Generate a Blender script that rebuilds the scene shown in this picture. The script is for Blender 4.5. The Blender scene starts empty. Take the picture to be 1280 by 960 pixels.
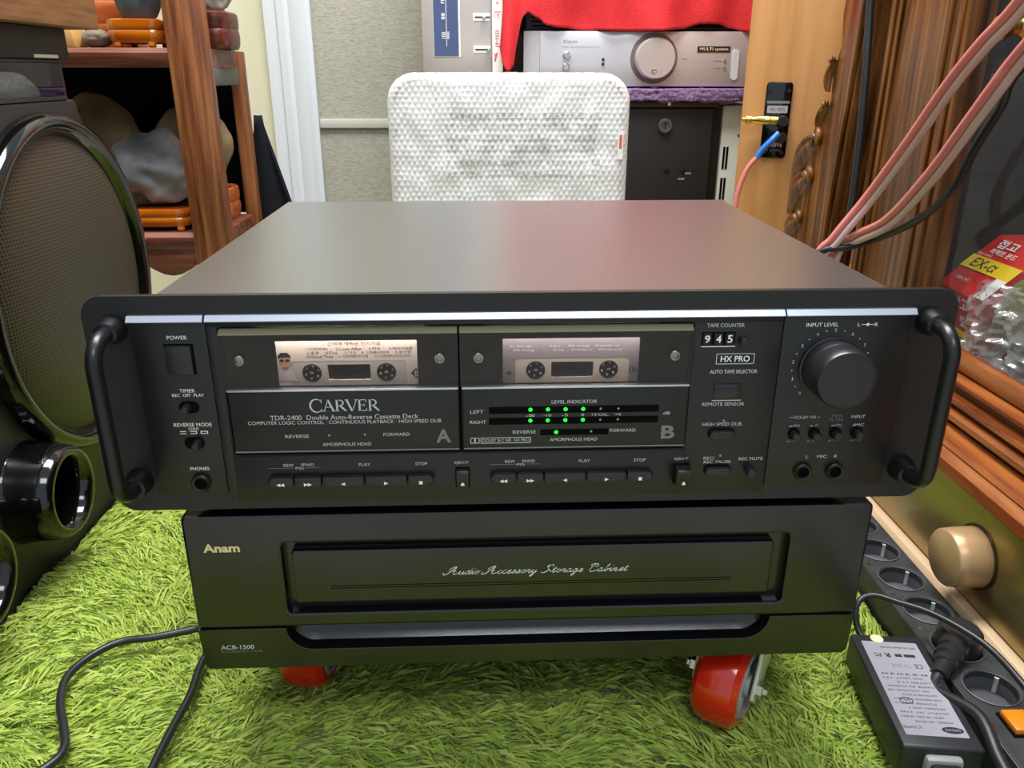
import bpy, bmesh, math, random
import numpy as np
from mathutils import Vector, Matrix, noise

random.seed(7)
rng = np.random.default_rng(7)
S = bpy.context.scene
COL = S.collection

# ------------------------------------------------------------------ camera
cam = bpy.data.cameras.new('camera')
cam.sensor_width = 36.0
cam.lens = 36.0 * 1010.5 / 1280.0
cam.clip_start = 0.01
camo = bpy.data.objects.new('camera', cam)
COL.objects.link(camo)
YAW, PITCH, ROLL = 0.0411, 0.3692, 0.0014
fw = Vector((math.sin(YAW) * math.cos(PITCH), math.cos(YAW) * math.cos(PITCH), -math.sin(PITCH)))
rt = Vector((math.cos(YAW), -math.sin(YAW), 0))
up = rt.cross(fw)
r2 = rt * math.cos(ROLL) + up * math.sin(ROLL)
u2 = -rt * math.sin(ROLL) + up * math.cos(ROLL)
camo.matrix_world = Matrix(((r2.x, u2.x, -fw.x, -0.0268), (r2.y, u2.y, -fw.y, -0.4276), (r2.z, u2.z, -fw.z, 0.4622), (0, 0, 0, 1)))
S.camera = camo

# ------------------------------------------------------------------ light
S.view_settings.view_transform = 'Standard'
S.view_settings.look = 'None'
S.view_settings.gamma = 1.0
S.view_settings.use_curve_mapping = False
S.view_settings.exposure = 0.0
W = bpy.data.worlds.new('world')
S.world = W
W.use_nodes = True
W.node_tree.nodes['Background'].inputs[0].default_value = (0.80, 0.90, 1.0, 1)
W.node_tree.nodes['Background'].inputs[1].default_value = 0.75


def area(name, loc, target, sx, sy, energy, color=(1, 1, 1)):
    l = bpy.data.lights.new(name, 'AREA')
    l.shape = 'RECTANGLE'
    l.size, l.size_y, l.energy, l.color = sx, sy, energy, color
    o = bpy.data.objects.new(name, l)
    COL.objects.link(o)
    o.location = loc
    o.rotation_euler = (Vector(target) - Vector(loc)).to_track_quat('-Z', 'Y').to_euler()
    return o


area('ceiling_lamp', (-0.05, 0.42, 2.15), (-0.05, 0.50, 0), 1.4, 0.7, 80, (1.0, 0.98, 0.95))
area('front_ceiling_lamp', (0.25, -1.3, 2.1), (0.1, 0.3, 0.2), 1.0, 0.5, 16, (0.93, 0.97, 1.0))


# ------------------------------------------------------------------ materials
def lin(c):
    r = []
    for v in c:
        v = v / 255.0
        r.append(v / 12.92 if v <= 0.04045 else ((v + 0.055) / 1.055) ** 2.4)
    return (r[0], r[1], r[2], 1)


def mat(name, c, rough=0.5, metal=0.0, spec=0.5, coat=0.0, emit=None, estr=0.0, bump=0.0, bscale=300.0, trans=0.0, alpha=1.0, sheen=0.0):
    m = bpy.data.materials.new(name)
    m.use_nodes = True
    nt = m.node_tree
    b = nt.nodes['Principled BSDF']
    b.inputs['Base Color'].default_value = lin(c)
    b.inputs['Roughness'].default_value = rough
    b.inputs['Metallic'].default_value = metal
    b.inputs['Specular IOR Level'].default_value = spec
    b.inputs['Coat Weight'].default_value = coat
    b.inputs['Transmission Weight'].default_value = trans
    b.inputs['Alpha'].default_value = alpha
    b.inputs['Sheen Weight'].default_value = sheen
    if emit:
        b.inputs['Emission Color'].default_value = lin(emit)
        b.inputs['Emission Strength'].default_value = estr
    if bump:
        t = nt.nodes.new('ShaderNodeTexCoord')
        n = nt.nodes.new('ShaderNodeTexNoise')
        n.inputs['Scale'].default_value = bscale
        n.inputs['Detail'].default_value = 3
        bp = nt.nodes.new('ShaderNodeBump')
        bp.inputs['Strength'].default_value = bump
        bp.inputs['Distance'].default_value = 0.002
        nt.links.new(t.outputs['Object'], n.inputs['Vector'])
        nt.links.new(n.outputs['Fac'], bp.inputs['Height'])
        nt.links.new(bp.outputs['Normal'], b.inputs['Normal'])
    return m


def noisemat(name, cols, scale, vscale=(1, 1, 1), rough=0.5, spec=0.5, bump=0.2, detail=6, coat=0.0, metal=0.0, dist=0.0, bdist=0.002, pos=None):
    """colour ramp over stretched noise (wood, stone, plaster, fabric)"""
    m = mat(name, cols[0], rough, metal, spec, coat)
    nt = m.node_tree
    b = nt.nodes['Principled BSDF']
    t = nt.nodes.new('ShaderNodeTexCoord')
    mp = nt.nodes.new('ShaderNodeMapping')
    mp.inputs['Scale'].default_value = vscale
    n = nt.nodes.new('ShaderNodeTexNoise')
    n.inputs['Scale'].default_value = scale
    n.inputs['Detail'].default_value = detail
    n.inputs['Distortion'].default_value = dist
    r = nt.nodes.new('ShaderNodeValToRGB')
    e = r.color_ramp.elements
    k = len(cols)
    for i, c in enumerate(cols):
        p = pos[i] if pos else 0.3 + 0.4 * i / max(1, k - 1)
        if i < 2:
            e[i].position = p
            e[i].color = lin(c)
        else:
            e.new(p).color = lin(c)
    bp = nt.nodes.new('ShaderNodeBump')
    bp.inputs['Strength'].default_value = bump
    bp.inputs['Distance'].default_value = bdist
    L = nt.links.new
    L(t.outputs['Object'], mp.inputs['Vector'])
    L(mp.outputs['Vector'], n.inputs['Vector'])
    L(n.outputs['Fac'], r.inputs['Fac'])
    L(r.outputs['Color'], b.inputs['Base Color'])
    L(n.outputs['Fac'], bp.inputs['Height'])
    L(bp.outputs['Normal'], b.inputs['Normal'])
    return m


def clear(name, tint, gloss=0.06, rough=0.02, white=0.0, wcol=(240, 242, 246), fres=1.35):
    """thin clear sheet: lets light straight through, mirrors a little, optionally milky"""
    m = bpy.data.materials.new(name)
    m.use_nodes = True
    nt = m.node_tree
    nt.nodes.clear()
    N = nt.nodes.new
    L = nt.links.new
    out = N('ShaderNodeOutputMaterial')
    tr = N('ShaderNodeBsdfTransparent')
    tr.inputs[0].default_value = lin(tint)
    gl = N('ShaderNodeBsdfGlossy')
    gl.inputs['Roughness'].default_value = rough
    fr = N('ShaderNodeFresnel')
    fr.inputs['IOR'].default_value = fres
    ge = N('ShaderNodeNewGeometry')
    fm_ = N('ShaderNodeMath')          # the far face of a thin sheet adds no second mirror
    fm_.operation = 'SUBTRACT'
    fm_.inputs[0].default_value = 1.0
    L(ge.outputs['Backfacing'], fm_.inputs[1])
    ga_ = N('ShaderNodeMath')
    ga_.operation = 'ADD'
    ga_.use_clamp = True
    ga_.inputs[1].default_value = gloss
    L(fr.outputs[0], ga_.inputs[0])
    ad = N('ShaderNodeMath')
    ad.operation = 'MULTIPLY'
    L(ga_.outputs[0], ad.inputs[0])
    L(fm_.outputs[0], ad.inputs[1])
    mx = N('ShaderNodeMixShader')
    L(ad.outputs[0], mx.inputs[0])
    last = tr.outputs[0]
    if white:
        df = N('ShaderNodeBsdfDiffuse')
        df.inputs[0].default_value = lin(wcol)
        m2 = N('ShaderNodeMixShader')
        m2.inputs[0].default_value = white
        L(tr.outputs[0], m2.inputs[1])
        L(df.outputs[0], m2.inputs[2])
        last = m2.outputs[0]
    L(last, mx.inputs[1])
    L(gl.outputs[0], mx.inputs[2])
    L(mx.outputs[0], out.inputs[0])
    return m


M = {}
M['black_alu'] = noisemat('black_anodised', [(19, 20, 21), (26, 27, 28)], 60, (1, 30, 60), rough=0.36, spec=0.5, bump=0.03)
M['black_top'] = mat('black_lacquered_steel', (40, 39, 43), 0.36, 0.0, 1.0, coat=1.0, bump=0.02, bscale=900)
M['black_top'].node_tree.nodes['Principled BSDF'].inputs['Coat Roughness'].default_value = 0.34
M['black_top'].node_tree.nodes['Principled BSDF'].inputs['Coat IOR'].default_value = 1.8
M['black_plastic'] = mat('black_plastic', (20, 20, 21), 0.32)
M['black_matte'] = mat('black_matte', (15, 15, 16), 0.6)
M['charcoal'] = mat('charcoal', (40, 38, 40), 0.5)
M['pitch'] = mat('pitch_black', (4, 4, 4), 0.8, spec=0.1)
M['door_black'] = noisemat('brushed_black', [(16, 17, 18), (27, 28, 29)], 40, (1, 20, 120), rough=0.4, bump=0.05)
M['handle'] = mat('handle_black', (26, 27, 30), 0.3, 0.3, 0.6)
M['silver'] = mat('satin_silver', (205, 212, 225), 0.28, 0.85)
M['screw_steel'] = mat('screw_steel', (150, 148, 142), 0.25, 0.9)
M['chrome'] = mat('chrome', (215, 215, 215), 0.12, 1.0)
M['ink'] = mat('white_ink', (245, 245, 242), 0.6)
M['ink_grey'] = mat('grey_ink', (200, 202, 204), 0.6)
M['ink_dim'] = mat('dim_ink', (120, 122, 124), 0.6)
M['ink_black'] = mat('black_ink', (25, 24, 28), 0.6)
M['gold_ink'] = mat('gold_ink', (232, 212, 160), 0.5)
M['smoked'] = clear('smoked_glass', (225, 220, 218), 0.03, 0.01)
M['glassedge'] = mat('acrylic_edge', (150, 146, 118), 0.25, 0.2)  # bright reflection on the clear edge, put into its khaki colour
M['led_on'] = mat('led_green', (30, 255, 50), 0.4, emit=(25, 255, 45), estr=2.2)
M['led_off'] = mat('led_clear', (150, 152, 150), 0.4)
M['button'] = mat('button_black', (34, 34, 37), 0.3)
M['cab'] = mat('cabinet_black', (15, 15, 17), 0.20, 0.0, 0.7, bump=0.02, bscale=700)
M['red_wheel'] = mat('red_polyurethane', (204, 36, 14), 0.16, 0.0, 0.6, coat=0.4)
M['zinc'] = mat('zinc_plate', (214, 218, 200), 0.3, 0.45)
M['hubgrey'] = mat('hub_grey', (150, 152, 150), 0.45)
M['spk'] = mat('speaker_black', (30, 30, 31), 0.5, bump=0.06, bscale=800)
M['gloss_black'] = mat('gloss_black', (10, 10, 11), 0.1, coat=0.3)
M['wood_post'] = noisemat('red_brown_wood', [(78, 40, 22), (128, 74, 42), (162, 104, 62)], 9, (14, 14, 0.8), rough=0.38, bump=0.25, detail=8, pos=[0.3, 0.5, 0.72])
M['wood_shelf'] = noisemat('shelf_wood', [(70, 34, 26), (122, 70, 52), (140, 90, 72)], 8, (1, 10, 12), rough=0.35, bump=0.1)
M['wood_box'] = noisemat('oak_veneer', [(132, 84, 48), (158, 108, 66), (172, 122, 78)], 16, (6, 1.2, 14), rough=0.5, bump=0.08)
M['wood_orange'] = noisemat('orange_veneer', [(186, 130, 74), (204, 148, 92), (212, 158, 104)], 5, (9, 5, 0.5), rough=0.38, bump=0.03)
M['wood_antique'] = noisemat('antique_wood', [(52, 28, 10), (116, 70, 27), (158, 104, 50)], 10, (14, 14, 0.7), rough=0.33, bump=0.3, detail=9, pos=[0.3, 0.52, 0.75])
M['wood_mould'] = noisemat('moulding_wood', [(96, 40, 18), (146, 80, 34), (172, 106, 50)], 9, (12, 0.9, 12), rough=0.3, bump=0.2, detail=8)
M['wood_lacq'] = noisemat('lacquered_orange', [(150, 62, 8), (205, 112, 14)], 10, (1, 4, 8), rough=0.12, coat=0.5, bump=0.03)
M['wood_stand'] = noisemat('stand_wood', [(140, 62, 26), (186, 100, 48)], 12, (1, 5, 9), rough=0.22, coat=0.2, bump=0.03)
M['wood_dark'] = noisemat('dark_red_wood', [(60, 24, 18), (110, 48, 36)], 14, (1, 6, 8), rough=0.3, bump=0.05)
M['redpaint'] = noisemat('worn_red_edge', [(110, 30, 14), (152, 62, 34)], 30, (6, 1, 6), rough=0.35, bump=0.1)
M['groove'] = mat('groove_dark', (22, 12, 8), 0.6)
M['stone'] = noisemat('grey_stone', [(70, 72, 76), (118, 120, 124), (150, 150, 150)], 14, rough=0.75, bump=0.35, detail=10)
M['stone_dark'] = noisemat('dark_stone', [(50, 56, 58), (92, 98, 102)], 16, rough=0.5, bump=0.25, detail=8)
M['stone_brown'] = noisemat('brown_stone', [(92, 78, 54), (150, 132, 96)], 10, rough=0.7, bump=0.3, detail=8)
M['stone_white'] = noisemat('white_stone', [(150, 146, 142), (214, 210, 204)], 18, rough=0.6, bump=0.2)
M['wall'] = noisemat('yellowed_wall', [(150, 145, 108), (192, 188, 158), (204, 201, 178)], 2.5, (2, 2, 0.6), rough=0.8, bump=0.05)
M['white_paint'] = mat('white_paint', (204, 209, 214), 0.45)
M['linen'] = noisemat('linen_panel', [(138, 135, 120), (160, 157, 142), (172, 170, 156)], 120, (1, 1, 6), rough=0.7, bump=0.2)
M['rail'] = mat('light_rail', (186, 184, 174), 0.5)
M['rug_base'] = mat('rug_backing', (104, 128, 36), 0.9, spec=0.1)
M['tuner'] = mat('champagne_silver', (196, 191, 184), 0.35, 0.35)
M['blue_glass'] = mat('blue_dial_glass', (70, 84, 120), 0.1)
M['paper'] = mat('white_paper', (238, 236, 232), 0.7)
M['red_ink'] = mat('red_ink', (214, 92, 84), 0.7)
M['cloth'] = noisemat('red_cloth', [(196, 28, 36), (214, 44, 50)], 300, (1, 1, 1), rough=0.85, bump=0.25)
M['alu'] = mat('silver_alu', (206, 206, 210), 0.32, 0.55)
M['alu_knob'] = mat('turned_alu', (206, 198, 196), 0.3, 0.5)
M['purple'] = noisemat('purple_towel', [(86, 62, 104), (150, 122, 160)], 160, rough=0.95, bump=0.8, bdist=0.004)
M['case_white'] = mat('case_white', (206, 208, 196), 0.5)
M['goldface'] = mat('champagne_gold_face', (150, 134, 84), 0.28, 0.75)
M['goldknob'] = mat('champagne_gold_knob', (186, 152, 112), 0.38, 0.35)
M['goldtrim'] = mat('champagne_gold_trim', (226, 196, 160), 0.4, 0.1)
M['strip'] = noisemat('scuffed_dark_plastic', [(42, 43, 45), (60, 61, 64)], 60, rough=0.45, bump=0.08)
M['rubber'] = mat('cable_rubber', (34, 35, 37), 0.38)
M['brass'] = mat('brass', (212, 176, 92), 0.22, 1.0)
M['bluesleeve'] = mat('blue_sleeve', (40, 110, 190), 0.35)
M['pinkcable'] = mat('pink_jacket', (214, 128, 122), 0.2, spec=0.6)
M['clearcable'] = mat('clear_jacket', (204, 176, 170), 0.15, spec=0.7)
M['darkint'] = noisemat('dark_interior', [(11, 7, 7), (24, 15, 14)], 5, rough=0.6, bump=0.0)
M['greystrip'] = mat('grey_strip', (96, 96, 92), 0.5)
M['pane'] = clear('dusty_pane', (240, 240, 240), 0.0, 0.02, white=0.012, fres=1.22)
M['redbox'] = mat('red_carton', (206, 34, 34), 0.35)
M['yellow'] = mat('yellow_band', (236, 204, 34), 0.4)
M['bag'] = clear('crumpled_bag_film', (250, 250, 250), 0.10, 0.12, white=0.28)
M['olive'] = mat('olive_cloth', (112, 108, 52), 0.8)
M['adapter'] = mat('adapter_black', (34, 38, 42), 0.4, bump=0.05, bscale=700)
M['label'] = mat('silver_label', (176, 174, 186), 0.35, 0.25)
M['orange'] = mat('orange_rocker', (238, 128, 24), 0.3)
M['wrapwhite'] = mat('parcel_board', (240, 241, 243), 0.6)
M['bubble'] = clear('bubble_film', (252, 252, 252), 0.06, 0.10, white=0.62, wcol=(252, 252, 254))
M['acrylic'] = clear('acrylic_case', (225, 228, 228), 0.05, 0.02)
M['socketgrey'] = mat('socket_grey', (86, 88, 92), 0.5)


# ------------------------------------------------------------------ mesh builder
class MB:
    def __init__(s):
        s.bm = bmesh.new()
        s.mats = []

    def mi(s, m):
        if isinstance(m, str):
            m = M[m]
        if m not in s.mats:
            s.mats.append(m)
        return s.mats.index(m)

    def face(s, pts, m):
        vs = [s.bm.verts.new(p) for p in pts]
        f = s.bm.faces.new(vs)
        f.material_index = s.mi(m)
        return f

    def merge(s, other, m):
        k = s.mi(m)
        me = bpy.data.meshes.new('tmp')
        other.to_mesh(me)
        other.free()
        n0 = len(s.bm.faces)
        s.bm.from_mesh(me)
        s.bm.faces.ensure_lookup_table()
        for i in range(n0, len(s.bm.faces)):
            s.bm.faces[i].material_index = k
        bpy.data.meshes.remove(me)

    def box(s, x0, x1, y0, y1, z0, z1, m, bev=0.0, seg=2, mtx=None):
        b = bmesh.new()
        bmesh.ops.create_cube(b, size=1)
        for v in b.verts:
            v.co = Vector(((x0 + x1) / 2 + v.co.x * (x1 - x0), (y0 + y1) / 2 + v.co.y * (y1 - y0), (z0 + z1) / 2 + v.co.z * (z1 - z0)))
        if bev:
            bmesh.ops.bevel(b, geom=b.edges[:], offset=bev, segments=seg, affect='EDGES', profile=0.5)
        if mtx:
            b.transform(mtx)
        s.merge(b, m)

    def prism(s, pts, axis, a0, a1, m, bev=0.0, seg=2, mtx=None):
        """extrude the 2D outline along axis; x: pts=(y,z), y: pts=(x,z), z: pts=(x,y)"""
        b = bmesh.new()

        def p3(p, a):
            return {'x': (a, p[0], p[1]), 'y': (p[0], a, p[1]), 'z': (p[0], p[1], a)}[axis]
        A = [b.verts.new(p3(p, a0)) for p in pts]
        B = [b.verts.new(p3(p, a1)) for p in pts]
        b.faces.new(A)
        b.faces.new(B[::-1])
        n = len(pts)
        for i in range(n):
            b.faces.new((A[i], B[i], B[(i + 1) % n], A[(i + 1) % n]))
        bmesh.ops.recalc_face_normals(b, faces=b.faces[:])
        if bev:
            bmesh.ops.bevel(b, geom=b.edges[:], offset=bev, segments=seg, affect='EDGES', profile=0.5)
        if mtx:
            b.transform(mtx)
        s.merge(b, m)

    def lathe(s, prof, c, axis, m, n=32, sy=1.0):
        """prof = [(radius, height along axis)]"""
        ax = Vector(axis).normalized()
        t = Vector((0, 0, 1)) if abs(ax.z) < 0.9 else Vector((1, 0, 0))
        u = ax.cross(t).normalized()
        w = ax.cross(u)
        c = Vector(c)
        b = bmesh.new()
        rings = []
        for r, h in prof:
            if r < 1e-6:
                rings.append([b.verts.new(c + ax * h)])
            else:
                rings.append([b.verts.new(c + ax * h + (u * math.cos(a) * sy + w * math.sin(a)) * r) for a in [2 * math.pi * i / n for i in range(n)]])
        for A, B in zip(rings, rings[1:]):
            for i in range(n):
                j = (i + 1) % n
                if len(A) == 1 and len(B) == 1:
                    continue
                if len(A) == 1:
                    b.faces.new((A[0], B[j], B[i]))
                elif len(B) == 1:
                    b.faces.new((A[i], A[j], B[0]))
                else:
                    b.faces.new((A[i], A[j], B[j], B[i]))
        bmesh.ops.recalc_face_normals(b, faces=b.faces[:])
        s.merge(b, m)

    def tube(s, path, r, m, n=10, smooth=0, rfun=None):
        P = [Vector(p) for p in path]
        if smooth:
            P = catmull(P, smooth)
        b = bmesh.new()
        prev = None
        rings = []
        for i, p in enumerate(P):
            d = (P[min(i + 1, len(P) - 1)] - P[max(i - 1, 0)]).normalized()
            if prev is None:
                t = Vector((0, 0, 1)) if abs(d.z) < 0.9 else Vector((1, 0, 0))
                u = d.cross(t).normalized()
            else:
                u = (prev - d * prev.dot(d)).normalized()
            prev = u
            w = d.cross(u)
            rr = r if rfun is None else rfun(i / (len(P) - 1)) * r
            rings.append([b.verts.new(p + (u * math.cos(a) + w * math.sin(a)) * rr) for a in [2 * math.pi * k / n for k in range(n)]])
        for A, B in zip(rings, rings[1:]):
            for k in range(n):
                b.faces.new((A[k], A[(k + 1) % n], B[(k + 1) % n], B[k]))
        b.faces.new(rings[0][::-1])
        b.faces.new(rings[-1])
        bmesh.ops.recalc_face_normals(b, faces=b.faces[:])
        s.merge(b, m)

    def mesh_in(s, me, mtx, m):
        b = bmesh.new()
        b.from_mesh(me)
        b.transform(mtx)
        s.merge(b, m)

    def plate(s, outer, holes, y0, y1, m, bev=0.0):
        """flat plate in the XZ plane between y0 (front) and y1, with holes"""
        cu = bpy.data.curves.new('plate', 'CURVE')
        cu.dimensions = '2D'
        cu.fill_mode = 'BOTH'
        for loop in [outer] + holes:
            sp = cu.splines.new('POLY')
            sp.points.add(len(loop) - 1)
            for q, p in zip(sp.points, loop):
                q.co = (p[0], p[1], 0, 1)
            sp.use_cyclic_u = True
        cu.extrude = (y1 - y0) / 2 - bev
        cu.bevel_depth = bev
        cu.bevel_resolution = 1
        cu.offset = -bev
        o = bpy.data.objects.new('plate', cu)
        me = bpy.data.meshes.new_from_object(o)
        s.mesh_in(me, Matrix(((1, 0, 0, 0), (0, 0, -1, (y0 + y1) / 2), (0, 1, 0, 0), (0, 0, 0, 1))), m)
        bpy.data.objects.remove(o)
        bpy.data.curves.remove(cu)
        bpy.data.meshes.remove(me)

    def text(s, body, size, loc, m, xs=1.0, ux=(1, 0, 0), uy=(0, 0, 1), align='CENTER', bold=0.0, shear=0.0, ext=0.00006, sp=1.0):
        cu = bpy.data.curves.new('txt', 'FONT')
        cu.body = body
        cu.size = size
        cu.align_x = align
        cu.align_y = 'CENTER'
        cu.offset = bold
        cu.shear = shear
        cu.extrude = ext
        cu.space_character = sp
        cu.resolution_u = 3
        o = bpy.data.objects.new('txt', cu)
        me = bpy.data.meshes.new_from_object(o)
        ux = Vector(ux).normalized()
        uy = Vector(uy).normalized()
        n = ux.cross(uy)
        l = Vector(loc)
        mt = Matrix(((ux.x * xs, uy.x, n.x, l.x), (ux.y * xs, uy.y, n.y, l.y), (ux.z * xs, uy.z, n.z, l.z), (0, 0, 0, 1)))
        s.mesh_in(me, mt, m)
        bpy.data.objects.remove(o)
        bpy.data.curves.remove(cu)
        bpy.data.meshes.remove(me)

    def grid(s, fn, nu, nv, m, cyc=False):
        """surface fn(u,v) with u,v in 0..1"""
        b = bmesh.new()
        V = [[b.verts.new(fn(i / nu, j / nv)) for j in range(nv + 1)] for i in range(nu + (0 if cyc else 1))]
        R = len(V)
        for i in range(nu):
            for j in range(nv):
                b.faces.new((V[i][j], V[(i + 1) % R][j], V[(i + 1) % R][j + 1], V[i][j + 1]))
        bmesh.ops.recalc_face_normals(b, faces=b.faces[:])
        s.merge(b, m)

    def blob(s, c, rad, m, amp=0.2, freq=1.5, seed=0, flat=None, sub=4):
        b = bmesh.new()
        bmesh.ops.create_icosphere(b, subdivisions=sub, radius=1)
        for v in b.verts:
            d = v.co.normalized()
            k = 1 + amp * noise.noise(d * freq + Vector((seed, seed * 2.3, 0))) + amp * 0.45 * noise.noise(d * freq * 2.7 + Vector((seed * 3.1, 0, 1)))
            p = Vector((d.x * rad[0], d.y * rad[1], d.z * rad[2])) * k + Vector(c)
            if flat is not None and p.z < flat:
                p.z = flat + (p.z - flat) * 0.02
            v.co = p
        s.merge(b, m)

    def build(s, name, parent=None, smooth=35, loc=None):
        """loc = origin for a top-level mesh; a child shares its root's origin"""
        me = bpy.data.meshes.new(name)
        root = parent
        while root is not None and root.parent is not None:
            root = root.parent
        off = Vector(root.location) if root is not None else Vector(loc or (0, 0, 0))
        s.bm.transform(Matrix.Translation(-off))
        s.bm.to_mesh(me)
        s.bm.free()
        for m in s.mats:
            me.materials.append(m)
        if smooth:
            me.shade_smooth()
            me.set_sharp_from_angle(angle=math.radians(smooth))
        o = bpy.data.objects.new(name, me)
        COL.objects.link(o)
        if parent is not None:
            o.parent = parent
        else:
            o.location = off
        return o


def catmull(P, k):
    out = []
    n = len(P)
    for i in range(n - 1):
        p0, p1, p2, p3 = P[max(i - 1, 0)], P[i], P[i + 1], P[min(i + 2, n - 1)]
        for j in range(k):
            t = j / k
            out.append(0.5 * ((2 * p1) + (p2 - p0) * t + (2 * p0 - 5 * p1 + 4 * p2 - p3) * t * t + (3 * p1 - p0 - 3 * p2 + p3) * t ** 3))
    out.append(P[-1])
    return out


def rr(x0, z0, x1, z1, r, n=6):
    pts = []
    for cx, cz, a in ((x1 - r, z1 - r, 0), (x0 + r, z1 - r, 90), (x0 + r, z0 + r, 180), (x1 - r, z0 + r, 270)):
        for i in range(n + 1):
            t = math.radians(a + 90 * i / n)
            pts.append((cx + r * math.cos(t), cz + r * math.sin(t)))
    return pts


def tag(o, label, cat, group=None, kind=None):
    o['label'] = label
    o['category'] = cat
    if group:
        o['group'] = group
    if kind:
        o['kind'] = kind
    return o


def thing(name, loc, label, cat, group=None):
    o = bpy.data.objects.new(name, None)
    COL.objects.link(o)
    o.location = loc
    o.empty_display_size = 0.02
    return tag(o, label, cat, group)


def struct(o):
    o['kind'] = 'structure'
    return o


def fit(mb, body, x, z, w, h, m, y=-0.0016, bold=0.0, shear=0.0, ux=(1, 0, 0), uy=(0, 0, 1), loc=None, ext=0.03, sp=1.0):
    """lettering stretched to width w and height h (metres), centred on (x, z) of a plane facing the viewer, or on loc"""
    cu = bpy.data.curves.new('txt', 'FONT')
    cu.body = body
    cu.size = 1
    cu.offset = bold
    cu.shear = shear
    cu.extrude = 0
    cu.resolution_u = 3
    cu.space_character = sp
    o = bpy.data.objects.new('txt', cu)
    me = bpy.data.meshes.new_from_object(o)
    n = len(me.vertices)
    if n:
        c = np.empty(n * 3)
        me.vertices.foreach_get('co', c)
        c = c.reshape(-1, 3)
        lo, hi = c.min(0), c.max(0)
        ux = Vector(ux).normalized()
        uy = Vector(uy).normalized()
        nn = ux.cross(uy)
        sx, sy = w / (hi[0] - lo[0]), h / (hi[1] - lo[1])
        L = Vector(loc) if loc is not None else Vector((x, y, z))
        L = L - ux * sx * float(lo[0] + hi[0]) / 2 - uy * sy * float(lo[1] + hi[1]) / 2
        mt = Matrix(((ux.x * sx, uy.x * sy, nn.x, L.x), (ux.y * sx, uy.y * sy, nn.y, L.y), (ux.z * sx, uy.z * sy, nn.z, L.z), (0, 0, 0, 1)))
        mb.mesh_in(me, mt, m)
    bpy.data.objects.remove(o)
    bpy.data.curves.remove(cu)
    bpy.data.meshes.remove(me)


mm = 0.001


def stroke(mb, p, q, w, m, y, t=0.0001):
    """a straight thick line on the XZ plane"""
    p, q = Vector((p[0], y, p[1])), Vector((q[0], y, q[1]))
    d = (q - p).normalized()
    s = Vector((d.z, 0, -d.x)) * w / 2
    mb.face([p + s, p - s, q - s, q + s], m)


def ribbon(mb, pts, wf, m, y):
    """curved line of varying width on the XZ plane"""
    for i in range(len(pts) - 1):
        a, b = Vector((pts[i][0], 0, pts[i][1])), Vector((pts[i + 1][0], 0, pts[i + 1][1]))
        d = (b - a).normalized()
        s = Vector((d.z, 0, -d.x))
        wa, wb = wf(i / (len(pts) - 1)) / 2, wf((i + 1) / (len(pts) - 1)) / 2
        off = Vector((0, y, 0))
        mb.face([a + s * wa + off, a - s * wa + off, b - s * wb + off, b + s * wb + off], m)


def serif_word(mb, word, x0, x1, z0, z1, m, y):
    """roman capitals with serifs; only the letters needed"""
    H = z1 - z0
    adv = {'C': 0.95, 'A': 0.80, 'R': 0.80, 'V': 0.78, 'E': 0.70}
    tot = sum(adv[c] for c in word)
    k = (x1 - x0) / tot
    x = x0
    th, tn = 0.15 * H, 0.055 * H
    for i, c in enumerate(word):
        w = adv[c] * k

        def P(u, v):
            return (x + u * w, z0 + v * H)

        def ser(u, v, l=0.16):
            stroke(mb, P(u - l, v), P(u + l, v), tn, m, y)
        if c == 'C':
            pts = []
            for j in range(25):
                a = math.radians(42 + 276 * j / 24)
                pts.append(P(0.55 + 0.47 * math.cos(a), 0.5 + 0.56 * math.sin(a)))
            ribbon(mb, pts, lambda t: tn + (th - tn) * math.sin(math.pi * t) ** 1.5, m, y)
            stroke(mb, P(0.90, 0.72), P(0.90, 1.04), tn, m, y)
            stroke(mb, P(0.90, -0.02), P(0.90, 0.22), tn, m, y)
        elif c == 'A':
            stroke(mb, P(0.08, 0.02), P(0.48, 1.0), tn, m, y)
            stroke(mb, P(0.45, 1.0), P(0.90, 0.02), th, m, y)
            stroke(mb, P(0.22, 0.36), P(0.70, 0.36), tn, m, y)
            ser(0.06, 0.02)
            ser(0.90, 0.02)
        elif c == 'V':
            stroke(mb, P(0.08, 0.98), P(0.52, 0.0), th, m, y)
            stroke(mb, P(0.54, 0.0), P(0.94, 0.98), tn, m, y)
            ser(0.08, 0.98)
            ser(0.94, 0.98)
        elif c == 'E':
            stroke(mb, P(0.22, 0), P(0.22, 1), th, m, y)
            for v, e in ((0.97, 0.86), (0.52, 0.70), (0.03, 0.90)):
                stroke(mb, P(0.06 if v != 0.52 else 0.2, v), P(e, v), tn, m, y)
                if v != 0.52:
                    s = -1 if v > 0.5 else 1
                    stroke(mb, P(e, v - 0.02 * s), P(e, v + 0.2 * s), tn, m, y)
                else:
                    stroke(mb, P(e, 0.42), P(e, 0.62), tn, m, y)
        elif c == 'R':
            stroke(mb, P(0.22, 0), P(0.22, 1), th, m, y)
            pts = [P(0.22, 0.97)] + [P(0.42 + 0.34 * math.cos(math.radians(90 - 180 * j / 12)), 0.73 + 0.24 * math.sin(math.radians(90 - 180 * j / 12))) for j in range(13)] + [P(0.22, 0.49)]
            ribbon(mb, pts, lambda t: tn + (th * 0.9 - tn) * math.sin(math.pi * t) ** 2, m, y)
            stroke(mb, P(0.46, 0.49), P(0.98, 0.02), th * 0.95, m, y)
            ser(0.22, 0.02)
            ser(0.22, 0.97, 0.12)
            ser(0.98, 0.02, 0.08)
        x += w


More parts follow.
